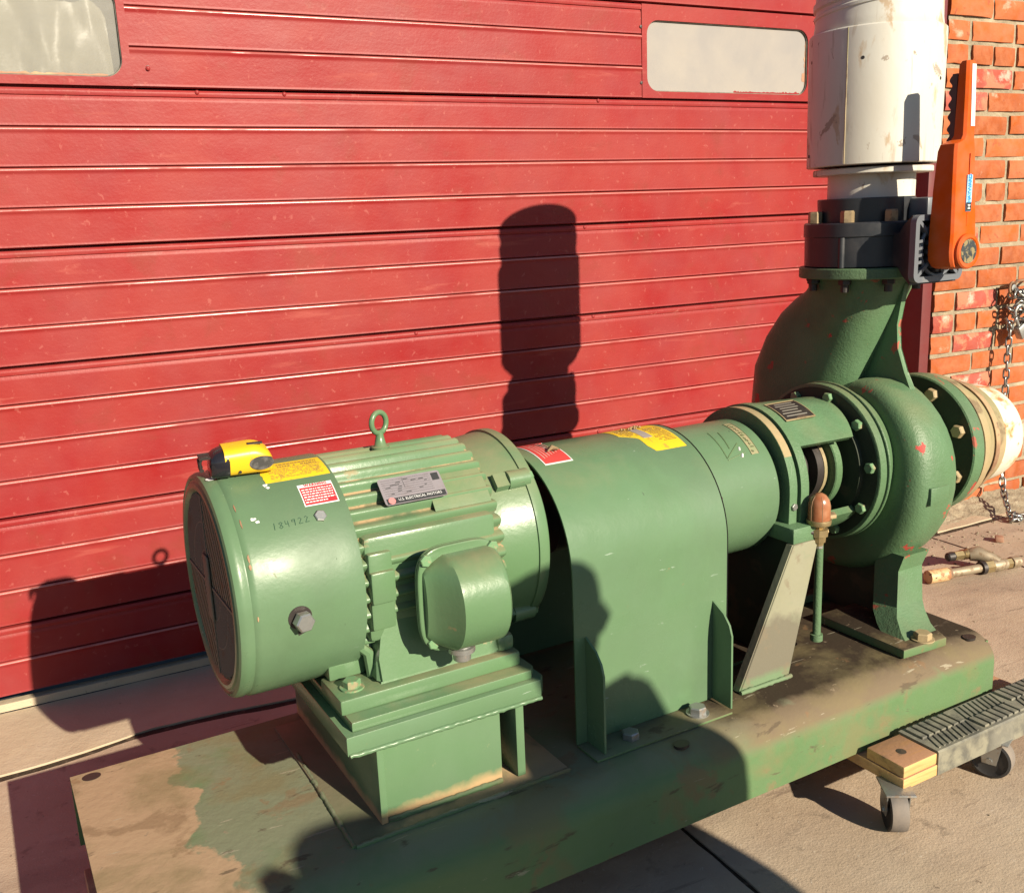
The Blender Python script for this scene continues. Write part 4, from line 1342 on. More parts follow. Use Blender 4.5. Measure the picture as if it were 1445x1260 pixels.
# ---- suction side ----------------------------------------------------------------------------
ZS = .524
bm = new()
latheX(bm, YP, ZS, [(1.598, .06), (1.598, .143), (1.600, .146), (1.628, .1465), (1.6305, .144), (1.6305, .06)], 80)
sfl = obj('suction_flange', bm, GREENCAST, root, 30)
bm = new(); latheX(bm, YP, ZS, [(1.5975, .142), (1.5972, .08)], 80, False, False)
obj('greasy_flange_face', bm, PAINTSHADE, sfl, 30)  # dark ring paints in the shade the casing throws on this face
bnm = boltmesh('bolt', .0135, .011, TAN)
for k in range(8):
    a = R(22.5+45*k)
    place(bnm, 'bolt', (1.598, YP-.120*math.sin(a), ZS+.120*math.cos(a)), sfl, (-1, 0, 0), .2*k, (1, 1, 1.2))
bm = new()
latheX(bm, YP, ZS, [(1.631, .06), (1.631, .139), (1.636, .1395), (1.637, .143), (1.656, .1425), (1.668, .132), (1.690, .124), (1.712, .121), (1.714, .117), (1.742, .116), (1.744, .08)], 80)
rf = obj('tan_reducer', bm, TAN, root, 30)
bm = new(); latheX(bm, YP, ZS, [(1.694, .1255), (1.694, .1275), (1.708, .1265), (1.708, .1245), (1.694, .1255)], 64, False, False)
obj('clamp_band', bm, RUST, rf)
bm = new(); latheX(bm, YP, ZS-.004, [(1.744, .109), (1.80, .107), (1.822, .101), (1.836, .088), (1.844, .066), (1.848, .035), (1.849, .001)], 64)
obj('pipe_cap', bm, PVCRUST, rf, 60)
# ---- discharge flange, valve ---------------------------------------------------------------------
XD, YD = 1.432, YP
bm = new()
latheZ(bm, XD, YD, [(.8805, .06), (.8805, .117), (.8825, .1185), (.8985, .1185), (.9005, .117), (.9005, .06)], 72)
dfl = obj('discharge_flange', bm, GREENCAST, root, 30)
bm = new(); hexa(bm, (0, 0, 0), (0, 0, 1), .012, .010); lathe(bm, (0, 0, .01), (0, 0, 1), [(0, .0075), (.013, .0075)], 12)
nutm = finish(bm, 'bolt', DARKMETAL, 25)
bm = new(); hexa(bm, (0, 0, 0), (0, 0, 1), .0125, .021)
capm = finish(bm, 'bolt', mat('bronze_bolt', (.36, .25, .13), .5, .3, [((.14, .09, .05), 'n', 60, .5, .6, {'amt': .6})]), 25)
for k in range(8):
    a = R(22.5+45*k)
    place(nutm, 'bolt', (XD+.099*math.cos(a), YD+.099*math.sin(a), .880), dfl, (0, 0, -1), k)
bm = new()
latheZ(bm, XD, YD, [(.9010, .05), (.9010, .106), (.903, .109), (.956, .1095), (.9575, .1115), (.980, .1115), (.9825, .109), (.9825, .05)], 72)
vb = obj('valve_body', bm, BLACKPL, root, 30)
for a in (200, 262, 330, 100, 30):
    bm = new()
    c = Vector((XD+.109*math.cos(R(a)), YD+.109*math.sin(R(a)), 0))
    lathe(bm, (c.x, c.y, 0), (0, 0, 1), [(.902, .006), (.956, .006)], 12)
    obj('body_rib', bm, GREYPL if a == 262 else BLACKPL, vb)
for k in range(8):
    a = R(22.5+45*k)
    place(capm, 'bolt', (XD+.0985*math.cos(a), YD+.0985*math.sin(a), .9826), vb, (0, 0, 1), k*.4)
bm = new(); latheZ(bm, XD, YD, [(.9827, .05), (.9827, .086), (1.024, .088), (1.0255, .087), (1.0255, .05)], 56)
obj('valve_collar', bm, BLACKPL, vb, 30)
bm = new(); box(bm, 1.448, 1.504, -1.085, -1.02, .984, 1.022, .004)
obj('stop_block', bm, GREYPL, vb)
# stem neck toward bracket
bm = new()
secs = []
for y, hx, hz in ((-1.04, .040, .028), (-1.075, .045, .030), (-1.095, .056, .045), (-1.116, .062, .060)):
    secs.append([bm.verts.new((XD+a*hx, y, .932+b*hz)) for a, b in ((-1, -1), (1, -1), (1, 1), (-1, 1))])
skin(bm, secs)
obj('stem_neck', bm, BLACKPL, vb, 30)
# bracket plate: rounded frame with bars
bx0, bx1, bz0, bz1, by = XD-.068, XD+.062, .876, .992, -1.1165
bm = new()
o1, i1 = rrect(bx0, bx1, bz0, bz1, .014, 5), rrect(bx0+.010, bx1-.010, bz0+.010, bz1-.010, .007, 5)
n = len(o1)
A = [bm.verts.new((p[0], by-.012, p[1])) for p in o1]; B = [bm.verts.new((p[0], by-.012, p[1])) for p in i1]
A2 = [bm.verts.new((p[0], by, p[1])) for p in o1]; B2 = [bm.verts.new((p[0], by, p[1])) for p in i1]
for i in range(n):
    j = (i+1) % n
    bm.faces.new((A[i], A[j], B[j], B[i])); bm.faces.new((B[i], B[j], B2[j], B2[i])); bm.faces.new((A[j], A[i], A2[i], A2[j])); bm.faces.new((A2[i], B2[i], B2[j], A2[j]))
br = obj('gear_plate', bm, GREYPL, vb, 30)
bm = new()
def barXZ(bm, x0, z0, x1, z1, w_, ya, yb_):
    d = Vector((x1-x0, 0, z1-z0)); nrm = Vector((-d.z, 0, d.x)).normalized()*w_/2
    P_ = [Vector((x0, 0, z0))-nrm, Vector((x0, 0, z0))+nrm, Vector((x1, 0, z1))+nrm, Vector((x1, 0, z1))-nrm]
    A = [bm.verts.new(p+Vector((0, ya, 0))) for p in P_]; B = [bm.verts.new(p+Vector((0, yb_, 0))) for p in P_]
    skin(bm, [A, B])
cx, cz = XD, .932
for x, z in ((bx0+.008, bz1-.008), (bx1-.008, bz0+.008), (bx0+.008, bz0+.008), (bx1-.008, bz1-.008)): barXZ(bm, x, z, cx+(x-cx)*.45, cz+(z-cz)*.45, .006, by-.011, by-.001)
for zz in (.946, .934, .922, .910): barXZ(bm, bx0+.008, zz, bx0+.024, zz+.002, .005, by-.011, by-.001)
tube(bm, [(cx+.046*math.cos(a), by-.006, cz+.046*math.sin(a)) for a in [2*math.pi*i/40 for i in range(40)]], .0035, 6, True)
obj('plate_bars', bm, GREYPL, br, 30)
bm = new()
NT = 80
A, B = [], []
for i in range(NT):
    a = 2*math.pi*i/NT
    r_ = .0405 if (i % 5) < 3 else .0350
    A.append(bm.verts.new((cx+r_*math.cos(a), by-.016, cz+r_*math.sin(a)))); B.append(bm.verts.new((cx+r_*math.cos(a), by-.001, cz+r_*math.sin(a))))
skin(bm, [A, B])
obj('toothed_disc', bm, BLACKPL, br, 30)
# orange lever
YH = -1.178
hx0, hz0 = 1.428, .928
bm = new()
secs = []
HS = [  # z, xleft, xright, yfront, yback
    (.8985, 1.416, 1.440, YH+.006, -1.136), (.903, 1.406, 1.450, YH+.002, -1.134), (.914, 1.399, 1.457, YH, -1.132), (.928, 1.397, 1.459, YH, -1.132),
    (.96, 1.398, 1.458, YH, -1.132), (1.03, 1.401, 1.456, YH+.001, -1.136), (1.095, 1.405, 1.454, YH+.002, -1.141), (1.106, 1.408, 1.454, YH+.003, -1.144),
    (1.113, 1.424, 1.454, YH+.004, -1.150), (1.12, 1.428, 1.454, YH+.004, -1.153), (1.18, 1.431, 1.455, YH+.004, -1.155), (1.232, 1.433, 1.455, YH+.004, -1.157), (1.238, 1.436, 1.452, YH+.006, -1.160)]
for z, xa, xb, ya, yb_ in HS:
    dxl = -max(0, z-.96)*.060
    xa += dxl - (.004 if z < 1.11 else .002); xb += dxl
    sx, bz = (z-.9)*-.03, .004
    c = [(xa+bz, ya), (xb-bz, ya), (xb, ya+bz), (xb, yb_), (xa, yb_), (xa, ya+bz)]
    secs.append([bm.verts.new((p[0], p[1], z)) for p in c])
skin(bm, secs)
lv = obj('lever_handle', bm, ORANGE, root, 30)
bm = new()
lathe(bm, (hx0+.003, 0, hz0), (0, -1, 0), [(-(YH+.001), .030), (-(YH-.005), .030), (-(YH-.0075), .0275), (-(YH-.0078), .023), (-(YH-.0055), .0205)], 44)
obj('lever_hub', bm, ORANGE, lv, 40)
bm = new(); lathe(bm, (hx0+.003, 0, hz0), (0, -1, 0), [(-(YH-.004), .0212), (-(YH-.0068), .0205), (-(YH-.0075), .001)], 32)
cp = obj('hub_cap', bm, mat('mottled_black_cap', (.035, .04, .04), .5, 0, [((.30, .22, .09), 'n', 90, .5, .56, {'amt': .9})]), lv)
bm = new()
n = 40
P1 = []
for i in range(n+1):
    z = 1.112+.108*i/n
    P1.append((z, -1.150+.010+.003*math.cos(i/n*math.pi*2*5.5)))
A = [bm.verts.new((1.418, -1.152, z)) for z, y in P1]; B = [bm.verts.new((1.418, y, z)) for z, y in P1]
C1 = [bm.verts.new((1.432, -1.152, z)) for z, y in P1]; D_ = [bm.verts.new((1.432, y, z)) for z, y in P1]
for i in range(n):
    bm.faces.new((A[i], A[i+1], B[i+1], B[i])); bm.faces.new((C1[i], D_[i], D_[i+1], C1[i+1])); bm.faces.new((B[i], B[i+1], D_[i+1], D_[i])); bm.faces.new((A[i], C1[i], C1[i+1], A[i+1]))
bm.faces.new((A[0], B[0], D_[0], C1[0])); bm.faces.new((A[n], C1[n], D_[n], B[n]))
obj('trigger_grip', bm, BLACKPL, lv)
bm = new(); prism(bm, [(1.4290, 1.134), (1.4390, 1.134), (1.4335, 1.232), (1.4235, 1.232)], 'xz', YH+.0028, YH+.0042)
obj('white_sticker', bm, WHITEP, lv)
bm = new(); box(bm, 1.4238, 1.4372, YH-.0010, YH+.003, .995, 1.055)
bl = obj('brand_label', bm, CYANP, lv)
bm = new(); box(bm, 1.4240, 1.4370, YH-.0014, YH+.003, .9955, 1.0095)
obj('black_patch', bm, BLACKP, bl)
obj('lettering', textbm('HAYWARD', .0108, lambda x, y, z: Vector((1.4308-y, YH-.0018, 1.0328+x)), .80, .0002), BLUEP, bl, 0)
bm = textbm('H', .0115, lambda x, y, z: Vector((1.4308-y*.8, YH-.0020, 1.0025+x)), 1, .0003)
obj('emblem', bm, WHITEP, bl, 0)
bm = new(); box(bm, 1.4288, 1.4294, YH-.0002, YH+.0022, .970, 1.09)
obj('mould_seam', bm, ORANGE, lv)
# ---- white pipework --------------------------------------------------------------------------------
bm = new(); latheZ(bm, XD+.012, YD, [(1.0256, .05), (1.0256, .0785), (1.073, .0785)], 56)
pn = obj('pipe_neck', bm, PVC, root)
bm = new(); latheZ(bm, XD+.014, YD, [(1.068, .07), (1.068, .1055), (1.0695, .107), (1.0775, .107), (1.079, .1055), (1.079, .07)], 64)
obj('pipe_ring', bm, PVC, pn, 30)
XP_ = XD+.012
bm = new()
NP = 96
def plate_r(a, z):
    return 0
rings_ = []
for z, r_ in ((1.0835, .08), (1.0835, .1165), (1.085, .1178), (1.19, .1185), (1.308, .1195), (1.3145, .1190), (1.3170, .1165), (1.317, .08)):
    rings_.append([bm.verts.new((XP_+r_*math.cos(2*math.pi*i/NP), YD+r_*math.sin(2*math.pi*i/NP), z)) for i in range(NP)])
skin(bm, rings_)
cpg = obj('pipe_coupling', bm, PVC, root, 30)
# seam of the wrap and its screws
th_s = R(197)
bm = new()
for z0_, z1_ in ((1.086, 1.315),):
    pts = [(XP_+.1192*math.cos(th_s+.012*noise.noise((z*20, 0, 0))), YD+.1192*math.sin(th_s), z) for z in [z0_+(z1_-z0_)*i/20 for i in range(21)]]
    tube(bm, pts, .0011, 6)
obj('wrap_seam', bm, TAN, cpg)
smh = bpy.data.meshes.new('screw'); bmx = new(); lathe(bmx, (0, 0, 0), (0, 0, 1), [(0, .0032), (.0006, .003)], 10); bmx.to_mesh(smh); bmx.free(); smh.materials.append(DARKMETAL)
for deg, z in ((210, 1.262), (152, 1.270), (150, 1.105), (286, 1.225)):
    a = R(deg)
    place(smh, 'screw', (XP_+.1188*math.cos(a), YD+.1188*math.sin(a), z), cpg, (math.cos(a), math.sin(a), 0))
bm = new()
rings_ = []
for z, r_ in ((1.3172, .08), (1.3172, .112), (1.3185, .1125), (1.334, .1105), (1.352, .1100), (1.3535, .1120), (1.3585, .1125), (1.361, .1095), (1.367, .1095), (1.370, .1135), (1.380, .114), (1.384, .110), (1.402, .1085), (1.410, .112), (1.420, .113), (1.423, .111), (1.423, .06)):
    rings_.append([bm.verts.new(((XP_+.001)+r_*math.cos(2*math.pi*i/NP), YD+r_*math.sin(2*math.pi*i/NP), z+(.010*math.cos(2*math.pi*i/NP-R(300)) if 1.34 < z < 1.40 else 0))) for i in range(NP)])
skin(bm, rings_)
obj('upper_pipe', bm, PVC, root, 30)

# =================================================================== OTHER THINGS
# tape measure on the fan cover
tp = thing('tape_measure', 'yellow and black tape measure lying on top of motor fan cover', 'tape measure', (.214, -.972, .6925))
tilt = Matrix.Translation((.214, -.972, .6925)) @ Matrix.Rotation(R(10), 4, 'X') @ Matrix.Rotation(R(-4), 4, 'Z') @ Matrix.Translation((-.214, .972, -.6925))
def tilted(bm): bmesh.ops.transform(bm, matrix=tilt, verts=bm.verts); return bm
bm = new()
NB = 14
secs = []
for i in range(NB+1):
    t = i/NB
    x = .190+.064*t
    hz = .042 - .010*max(0, (t-.55)/.45)**2*1.6 - .003*(1-t)
    hy = .0235 - (.004*max(0, (t-.8)/.2)**2)
    if t > .93: hz -= .004; hy -= .003
    y0, z0 = -.972, .6945+hz/2
    secs.append([bm.verts.new((x, y0+math.copysign(abs(math.cos(a))**.62, math.cos(a))*hy, z0+math.copysign(abs(math.sin(a))**.62, math.sin(a))*hz/2)) for a in [2*math.pi*j/32 for j in range(32)]])
skin(bm, secs)
obj('tape_case', tilted(bm), TAPEY, tp, 50)
bm = new()
secs = []
for x, hy, hz in ((.172, .014, .026), (.174, .018, .032), (.180, .0215, .036), (.188, .0238, .0385), (.194, .0245, .0405), (.196, .024, .040)):
    secs.append([bm.verts.new((x, -.972+math.copysign(abs(math.cos(a))**.7, math.cos(a))*hy, .6925+hz/2+math.copysign(abs(math.sin(a))**.7, math.sin(a))*hz/2)) for a in [2*math.pi*j/28 for j in range(28)]])
skin(bm, secs)
GLOSSB = mat('glossy_black_plastic', (.02, .018, .022), .15)
obj('black_nose', tilted(bm), GLOSSB, tp, 40)
bm = new()
tube(bm, [(.171, -.978, .722), (.163, -.978, .722), (.160, -.978, .716), (.161, -.978, .706), (.164, -.978, .704)], .0022, 6)
tube(bm, [(.171, -.966, .722), (.163, -.966, .722), (.160, -.966, .716), (.161, -.966, .706), (.164, -.966, .704)], .0022, 6)
box(bm, .159, .1625, -.981, -.963, .7035, .7075); box(bm, .159, .176, -.981, -.963, .7205, .7235)
obj('tape_hook', tilted(bm), DARKMETAL, tp)
bm = new()
pts = [(.2375+.0155*math.cos(a)*1.05, .713+.0095*math.sin(a)) for a in [2*math.pi*i/24 for i in range(24)]]
prism(bm, pts, 'xz', -.9963, -.985)
obj('side_badge', tilted(bm), mat('badge_grey_black', (.06, .055, .05), .5, 0, [((.25, .22, .2), 'n', 60, .5, .6, {'amt': .4})]), tp)
bm = new(); box(bm, .222, .243, -.980, -.974, .7340, .7362, .001)
obj('belt_clip_slot', tilted(bm), DARKMETAL, tp)
bm = new(); lathe(bm, (.2085, -.9955, .7035), (0, -1, 0), [(0, .0022), (.001, .002)], 10)
obj('case_screw', tilted(bm), DARKMETAL, tp)

# dolly
TYRESIDE = mat('black_caster_side', (.035, .032, .03), .6, 0, [((.15, .12, .09), 'n', 20, .6, .66, {'amt': .5})])
def caster(parent, x, y, rotdeg, ztop):
    cb = new()
    rw = .0365
    M = Matrix.Translation((x, y, 0)) @ Matrix.Rotation(R(rotdeg), 4, 'Z')
    box(cb, -.024, .024, -.030, .030, ztop-.004, ztop-.0005, .001)
    for s in (-1, 1): prism(cb, [(-.012, rw-.006), (.012, rw-.006), (.020, ztop-.004), (-.020, ztop-.004)], 'yz', s*.0172, s*.0190)
    lathe(cb, (-.021, 0, rw), (1, 0, 0), [(0, .0055), (.042, .0055)], 8)
    bmesh.ops.transform(cb, matrix=M, verts=cb.verts)
    c = obj('caster', cb, STEEL, parent)
    wb = new()
    lathe(wb, (0, 0, rw), (1, 0, 0), [(-.0125, .010), (-.0125, .026), (-.0150, .031), (-.0135, .0355), (-.008, .0365), (.008, .0365), (.0135, .0355), (.0150, .031), (.0125, .026), (.0125, .010)], 36)
    bmesh.ops.transform(wb, matrix=M, verts=wb.verts)
    wo = obj('wheel', wb, TYRE, c)
    wo.data.materials.append(TYRESIDE)
    axd = Vector((math.cos(R(rotdeg)), math.sin(R(rotdeg)), 0))
    for p_ in wo.data.polygons:
        if abs(p_.normal.dot(axd)) > .75: p_.material_index = 1
    return c
dl = thing('furniture_dolly', 'wooden furniture dolly with black ribbed rubber pads under right end of pump skid', 'dolly', (1.37, -1.05, 0))
zc0, zc1, zr1 = .0740, .0945, .1150
DOLLYW = mat('dolly_board_wood', (.72, .42, .15), .6, 0, [
    ((.42, .20, .11), 'up', 12, .2, .35, {'amt': .9, 'n0': .5, 'n1': .9}), ((.50, .24, .08), 'n', 30, .5, .62, {'amt': .5, 'stretch': (.3, 2, 4)}), ((.2, .12, .07), 'n', 14, .66, .7, {'amt': .6})], [(120, .3, .002)], (8, .15))
for x0, x1 in ((1.143, 1.238), (1.495, 1.59)):
    bm = new(); box(bm, x0, x1, -1.334, -.80, zc0, zc1, .002)
    obj('cross_board', bm, DOLLYW, dl)
bm = new(); box(bm, .0, .1, 0, .1, 0, .1); bm.free()
for y0, y1 in ((-1.332, -1.256), (-.76, -.70)):
    bm = new(); box(bm, 1.145, 1.60, y0, y1, zc1+.0002, zr1, .002)
    rl_ = obj('rail', bm, DOLLYW, dl)
    if y0 > -1: continue
    bm = new()
    # rubber pad: wraps over rail
    prism(bm, [(y0-.0035, zc0+.001), (y0-.0035, zr1+.0015), (y0-.001, zr1+.0042), (y1+.002, zr1+.0042), (y1+.002, zr1+.0003), (y0-.0003, zr1+.0003), (y0-.0003, zc0+.001)], 'yz', 1.226, 1.597)
    pd = obj('rubber_pad', bm, RUBBER, rl_)
    bm = new()
    # raised tread blocks with open slots between them, chevrons beside
    ym = (y0+y1)/2-.002
    for gi in range(3):
        ga = 1.236+gi*.122
        back = gi % 2 == 0
        ya, yb2 = (ym, y1-.004) if back else (y0+.004, ym)
        x = ga
        while x < ga+.112:
            box(bm, x, x+.0115, ya, yb2, zr1+.0040, zr1+.0085, .0006, 1)
            x += .0165
        yc, yd = (y0+.004, ym-.002) if back else (ym+.002, y1-.004)
        x = ga
        while x < ga+.108:
            q = [(x, yc), (x+.005, yc), (x+.017, yd), (x+.012, yd)]
            A = [bm.verts.new((p[0], p[1], zr1+.0040)) for p in q]; B = [bm.verts.new((p[0], p[1], zr1+.0062)) for p in q]
            skin(bm, [A, B])
            x += .0125
    obj('pad_ridges', bm, RUBBER, pd, 0)['kind'] = 'stuff'
bm = new(); lathe(bm, (1.182, -1.296, zr1-.003), (0, 0, 1), [(0, .0085), (.0034, .0085), (.0035, .001)], 18)
obj('knot_hole', bm, DARKMETAL, dl)
caster(dl, 1.140, -1.322, -34, zc0+.005)
caster(dl, 1.412, -1.310, 20, zc0+.005)
caster(dl, 1.19, -.74, 0, zc0); caster(dl, 1.54, -.74, 20, zc0)
# timber props under the left end
tb = new(); box(tb, -.047, .25, -.915, -.835, .0005, .0965, .002)
setorg((0, 0, 0))
o = obj('timber_block', tb, WOODR, None, org=(.1, -.875, 0)); o.location = tow((.1, -.875, 0)); o.rotation_euler = (0, 0, YB)
tag(o, 'dusty timber block under far left end of the green skid', 'timber block')
tb = new(); box(tb, .02, .30, -1.19, -1.11, .0005, .0965, .002)
o = obj('timber_block', tb, WOODR, None, org=(.16, -1.15, 0)); o.location = tow((.16, -1.15, 0)); o.rotation_euler = (0, 0, YB)
tag(o, 'dusty timber block under near left edge of the green skid', 'timber block')

# chain and padlock
ch = thing('chain', 'steel link chain hanging down the brick wall onto the pavement', 'chain', (2.885, -.20, 0), world=True)
bm = new()
pts = []
a_, b_ = .0118, .0085
for i in range(20):
    t = 2*math.pi*i/20
    pts.append(((b_)*math.cos(t), 0, (a_-b_+.005)*(1 if math.sin(t) > 0 else -1)*(abs(math.sin(t)) > .02) + b_*math.sin(t)))
tube(bm, pts, .0031, 8, True)
link_me = finish(bm, 'link', CHAINM, 60)
path = [Vector(p) for p in ((2.892, -.198, .625), (2.885, -.200, .5), (2.889, -.200, .3), (2.893, -.205, .12), (2.880, -.225, .065), (2.84, -.265, .045), (2.80, -.31, .022), (2.765, -.345, .010), (2.80, -.35, .012), (2.84, -.335, .014), (2.815, -.315, .020), (2.78, -.33, .016), (2.83, -.35, .010), (2.95, -.36, .010), (3.06, -.345, .010))]
def walk(path, step):
    out = [path[0].copy()]; i = 0; p = path[0].copy()
    while i < len(path)-1:
        d = path[i+1]-p
        if d.length < step: i += 1; continue
        p = p + d.normalized()*step; out.append(p.copy())
    return out
wp = walk(path, .0262)
for i, (a, b) in enumerate(zip(wp, wp[1:])):
    d = (b-a).normalized()
    u = Vector((0, 1, 0)) if abs(d.y) < .9 else Vector((0, 0, 1))
    u = (u-d*u.dot(d)).normalized(); v = d.cross(u)
    an = (R(90) if i % 2 else 0) + random.uniform(-.3, .3) - .6
    X = u*math.cos(an)+v*math.sin(an); Y_ = d.cross(X)
    o = bpy.data.objects.new('link', link_me); COL.objects.link(o); o.parent = ch
    o.matrix_local = Matrix.Translation((a+b)/2-ORG) @ Matrix((X, Y_, d)).transposed().to_4x4()
pk = thing('padlock', 'weathered padlock and hasp bunched with chain on the brick wall', 'padlock', (2.93, -.19, .62), world=True)
bm = new()
box(bm, -.040, .040, -.013, .013, -.024, .022, .004)
bmesh.ops.transform(bm, matrix=Matrix.Translation((2.955, -.205, .605)) @ Matrix.Rotation(R(-32), 4, 'Y'), verts=bm.verts)
obj('lock_body', bm, STEEL, pk)
bm = new()
MT = Matrix.Translation((2.955, -.205, .605)) @ Matrix.Rotation(R(-32), 4, 'Y')
tube(bm, [MT @ Vector(p) for p in ((-.024, 0, .018), (-.024, 0, .060), (-.016, 0, .076), (0, 0, .082), (.016, 0, .076), (.024, 0, .060), (.024, 0, .018))], .0055, 10)
obj('shackle', bm, STEEL, pk, 60)
bm = new()
tube(bm, [(2.890, -.155, .735), (2.890, -.20, .745), (2.90, -.205, .757), (2.94, -.205, .757), (3.0, -.20, .757), (3.02, -.16, .757)], .0048, 10)
tube(bm, [(2.888+.014*math.cos(a), -.198, .735+.018*math.sin(a)) for a in [2*math.pi*i/16 for i in range(16)]], .004, 8, True)
obj('hasp_rod', bm, RUST, pk, 60)
bm = new(); lathe(bm, (2.889, -.19, .735), (0, -1, 0), [(0, .011), (.014, .011), (.015, .006)], 14)
obj('hasp_pin', bm, STEEL, pk)
for i in range(20):
    p = Vector((2.880+.075*random.random(), -.185-.030*random.random(), .60+.13*random.random()))
    o = bpy.data.objects.new('link', link_me); COL.objects.link(o); o.parent = pk
    o.location = p-ORG; o.rotation_euler = (random.random()*6, random.random()*6, random.random()*6); o.scale = (1.15, 1.15, 1.15)

# pipe fitting on the pavement
pf = thing('pipe_fitting', 'old brass and iron pipe coupling assembly lying on pavement near brick wall', 'pipe fitting', (2.28, -.59, 0), world=True)
pA, pB = Vector((2.145, -.560, .019)), Vector((2.440, -.610, .019))
ax = (pB-pA).normalized()
def along(m_, prof, name, n_=22, c=pA, d=ax): return obj(name, lathe(new(), c, d, prof, n_), m_, pf, 30)
CREAM = mat('cream_orange_paint', (.66, .42, .20), .5, 0, [((.35, .13, .05), 'n', 40, .5, .58, {'amt': .9}), ((.05, .03, .02), 'n', 60, .62, .66, {})])
PIPEG = mat('dull_grey_pipe', (.40, .31, .20), .5, .4, [((.2, .12, .06), 'n', 50, .5, .6, {'amt': .7})])
along(CREAM, [(-.02, .012), (-.018, .0185), (.045, .0185), (.048, .014)], 'sleeve')
along(RUST, [(.048, .015), (.054, .016), (.056, .013)], 'collar')
along(PIPEG, [(.056, .0125), (.165, .0120)], 'pipe')
along(DARKMETAL, [(.158, .0185), (.170, .019), (.172, .015)], 'dark_collar')
along(BRASS, [(.172, .0178), (.198, .0178)], 'brass_nut', 6)
along(PIPEG, [(.198, .0160), (.222, .0175), (.245, .0150)], 'body')
along(BRASS, [(.245, .0150), (.262, .0150)], 'brass_nut', 6)
along(PIPEG, [(.262, .0125), (.264, .0165), (.290, .0160), (.292, .010)], 'hose_barb')
pC = Vector((2.245, -.520, .042))
along(DARKMETAL, [(0, .008), (.004, .012), (.022, .013), (.024, .010)], 'black_cap', 20, pC)
along(BRASS, [(.024, .0135), (.052, .0135)], 'brass_nut', 6, pC)
along(BRASS, [(.052, .0115), (.056, .0150), (.060, .0115), (.066, .0150), (.074, .0145)], 'brass_thread', 20, pC)
bm = new()
yl_ = [(2.318, -.535, .040), (2.335, -.548, .044), (2.352, -.570, .036), (2.366, -.594, .024)]
tube(bm, yl_, [.017, .022, .019, .017], 12)
tube(bm, [(2.325, -.50, .030), (2.335, -.548, .044)], [.012, .018], 10)
obj('clamp_body', bm, PIPEG, pf, 40)
bm = new(); box(bm, -.012, .012, -.009, .009, 0, .016, .001)
o = obj('wood_offcut', bm, WOODR, None, org=(0, 0, 0)); o.location = (2.585, -.435, .0005); o.rotation_euler = (0, .1, .7)
o.scale = (1.4, 1.2, 1)
tag(o, 'small brown wood offcut on pavement just below the piled chain', 'wood offcut')
bm = new(); box(bm, -.006, .006, -.0025, .0025, 0, .005, .0008)
o = obj('bottle_scrap', bm, BLUEP, None, org=(0, 0, 0)); o.location = (.408, -.51, .0005); o.rotation_euler = (0, 0, .3)
tag(o, 'tiny blue plastic scrap on shaded pavement behind the fan cover', 'plastic scrap')
bm = new(); box(bm, -.003, .003, -.002, .002, 0, .003, .0006)

# =================================================================== PHOTOGRAPHER
pe = thing('person', 'person kneeling beside the camera in dark jacket, left arm stretched out', 'person', (1.0, -2.66, 0), world=True)
pe.location.x += .055
def skinobj(name, verts, edges, radii, m, sub=2, root_i=0, parent=pe):
    me = bpy.data.meshes.new(name)
    me.from_pydata([Vector(v)-ORG for v in verts], edges, [])
    me.materials.append(m)
    o = bpy.data.objects.new(name, me); COL.objects.link(o); o.parent = parent
    md = o.modifiers.new('skin', 'SKIN')
    if not me.skin_vertices: me.skin_vertices.new() if hasattr(me.skin_vertices, 'new') else None
    for i, r_ in enumerate(radii):
        sv_ = me.skin_vertices[0].data[i]
        sv_.radius = r_ if isinstance(r_, tuple) else (r_, r_)
        sv_.use_root = (i == root_i)
    md.use_smooth_shade = True
    s = o.modifiers.new('sub', 'SUBSURF'); s.levels = sub; s.render_levels = sub
    return o
V = [(1.0, -2.80, .40), (1.02, -2.75, .58), (1.03, -2.70, .76), (1.01, -2.67, .88), (.99, -2.64, .97), (.985, -2.62, 1.04),   # pelvis..neck
     (.93, -2.66, .86), (.82, -2.62, .832), (.70, -2.58, .826), (.60, -2.55, .832), (.50, -2.53, .826),                        # left arm
     (1.125, -2.68, .965), (1.190, -2.70, .865), (1.195, -2.69, .66), (1.10, -2.56, .56), (1.03, -2.46, .55),                      # right arm
     (.92, -2.72, .36), (.86, -2.46, .40), (.86, -2.50, .08), (.86, -2.42, .04),                                                  # left leg, foot flat
     (1.10, -2.74, .34), (1.14, -2.52, .09), (1.13, -2.85, .07), (1.13, -2.98, .05)]                                             # right leg kneeling
E_ = [(0, 1), (1, 2), (2, 3), (3, 4), (4, 5), (3, 6), (6, 7), (7, 8), (8, 9), (9, 10), (3, 11), (11, 12), (12, 13), (13, 14), (14, 15), (0, 16), (16, 17), (17, 18), (18, 19), (0, 20), (20, 21), (21, 22), (22, 23)]
Rr = [.15, .15, .155, .13, .070, .062, .085, .088, .082, .076, .066, .090, .078, .062, .045, .032, .10, .075, .05, .045, .10, .08, .055, .045]
skinobj('body', V, E_, Rr, CLOTH)
skinobj('head', [(.985, -2.625, 1.02), (.98, -2.60, 1.095), (.978, -2.605, 1.165), (.978, -2.61, 1.215)], [(0, 1), (1, 2), (2, 3)], [.060, (.080, .088), (.090, .10), (.066, .07)], SKIN)
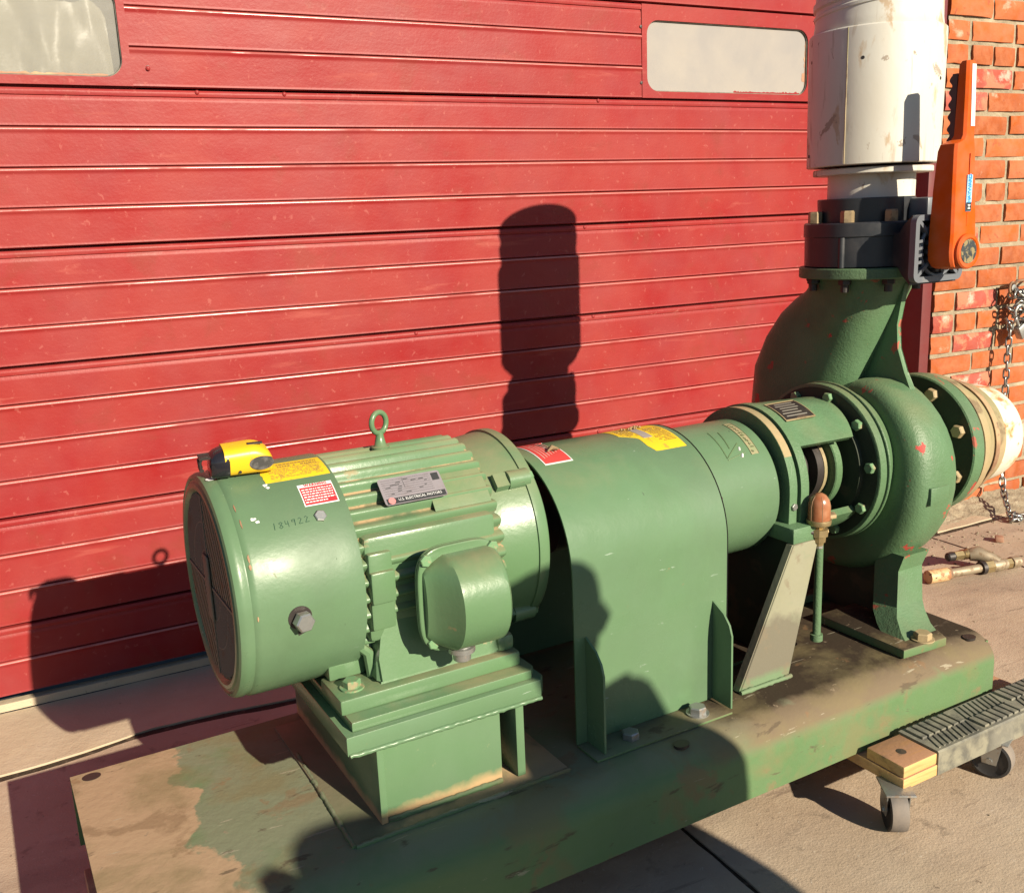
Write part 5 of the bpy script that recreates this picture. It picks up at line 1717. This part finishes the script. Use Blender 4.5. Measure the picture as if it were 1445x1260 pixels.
skinobj('hair', [(.979, -2.645, 1.13), (.979, -2.630, 1.19), (.979, -2.620, 1.232)], [(0, 1), (1, 2)], [(.085, .08), (.096, .098), (.062, .068)], HAIR)
bm = new(); tube(bm, [(.978, -2.518, 1.125), (.978, -2.500, 1.105), (.978, -2.515, 1.098)], [.006, .012, .010], 8)
obj('nose', bm, SKIN, pe, 60)
for s in (-1, 1):
    bm = new(); bmesh.ops.create_uvsphere(bm, u_segments=12, v_segments=8, radius=.011, matrix=Matrix.Translation((.978+s*.030, -2.530, 1.135)))
    obj('eye', bm, WHITEP, pe, 60)
    bm = new(); tube(bm, [(.978+s*.078, -2.60, 1.15), (.978+s*.087, -2.605, 1.13), (.978+s*.078, -2.60, 1.105)], [.006, .012, .006], 8)
    obj('ear', bm, SKIN, pe, 60)
bm = new(); tube(bm, [(.955, -2.524, 1.077), (.978, -2.517, 1.074), (1.001, -2.524, 1.077)], [.003, .006, .003], 8)
obj('mouth', bm, mat('lips', (.4, .15, .12), .5), pe, 60)
for hx_, hy_, hz_, dr in ((.47, -2.50, .815, Vector((-.5, .2, -.85))), (1.02, -2.445, .55, Vector((-.45, .85, -.05)))):
    c = Vector((hx_, hy_, hz_)); dr = dr.normalized(); sd = Vector((0, 0, 1)); out_ = dr.cross(sd)
    vs_, es_, rs_ = [c-dr*.03, c, c+dr*.045], [(0, 1), (1, 2)], [.026, (.034, .018), (.036, .016)]
    for k in range(4):
        b0 = c+dr*.04+sd*(.027-.018*k); ln = (.026, .030, .028, .022)[k]
        i0 = len(vs_)
        vs_ += [b0+dr*.012, b0+dr*(.012+ln)+out_*.004, b0+dr*(.012+ln*1.7)+out_*.016]
        es_ += [(2, i0), (i0, i0+1), (i0+1, i0+2)]; rs_ += [.0095, .0085, .0075]
    i0 = len(vs_)
    vs_ += [c+sd*.030+dr*.005, c+sd*.050+dr*.025+out_*.01]; es_ += [(1, i0), (i0, i0+1)]; rs_ += [.011, .009]
    skinobj('hand', [tuple(v) for v in vs_], es_, rs_, SKIN, 1)
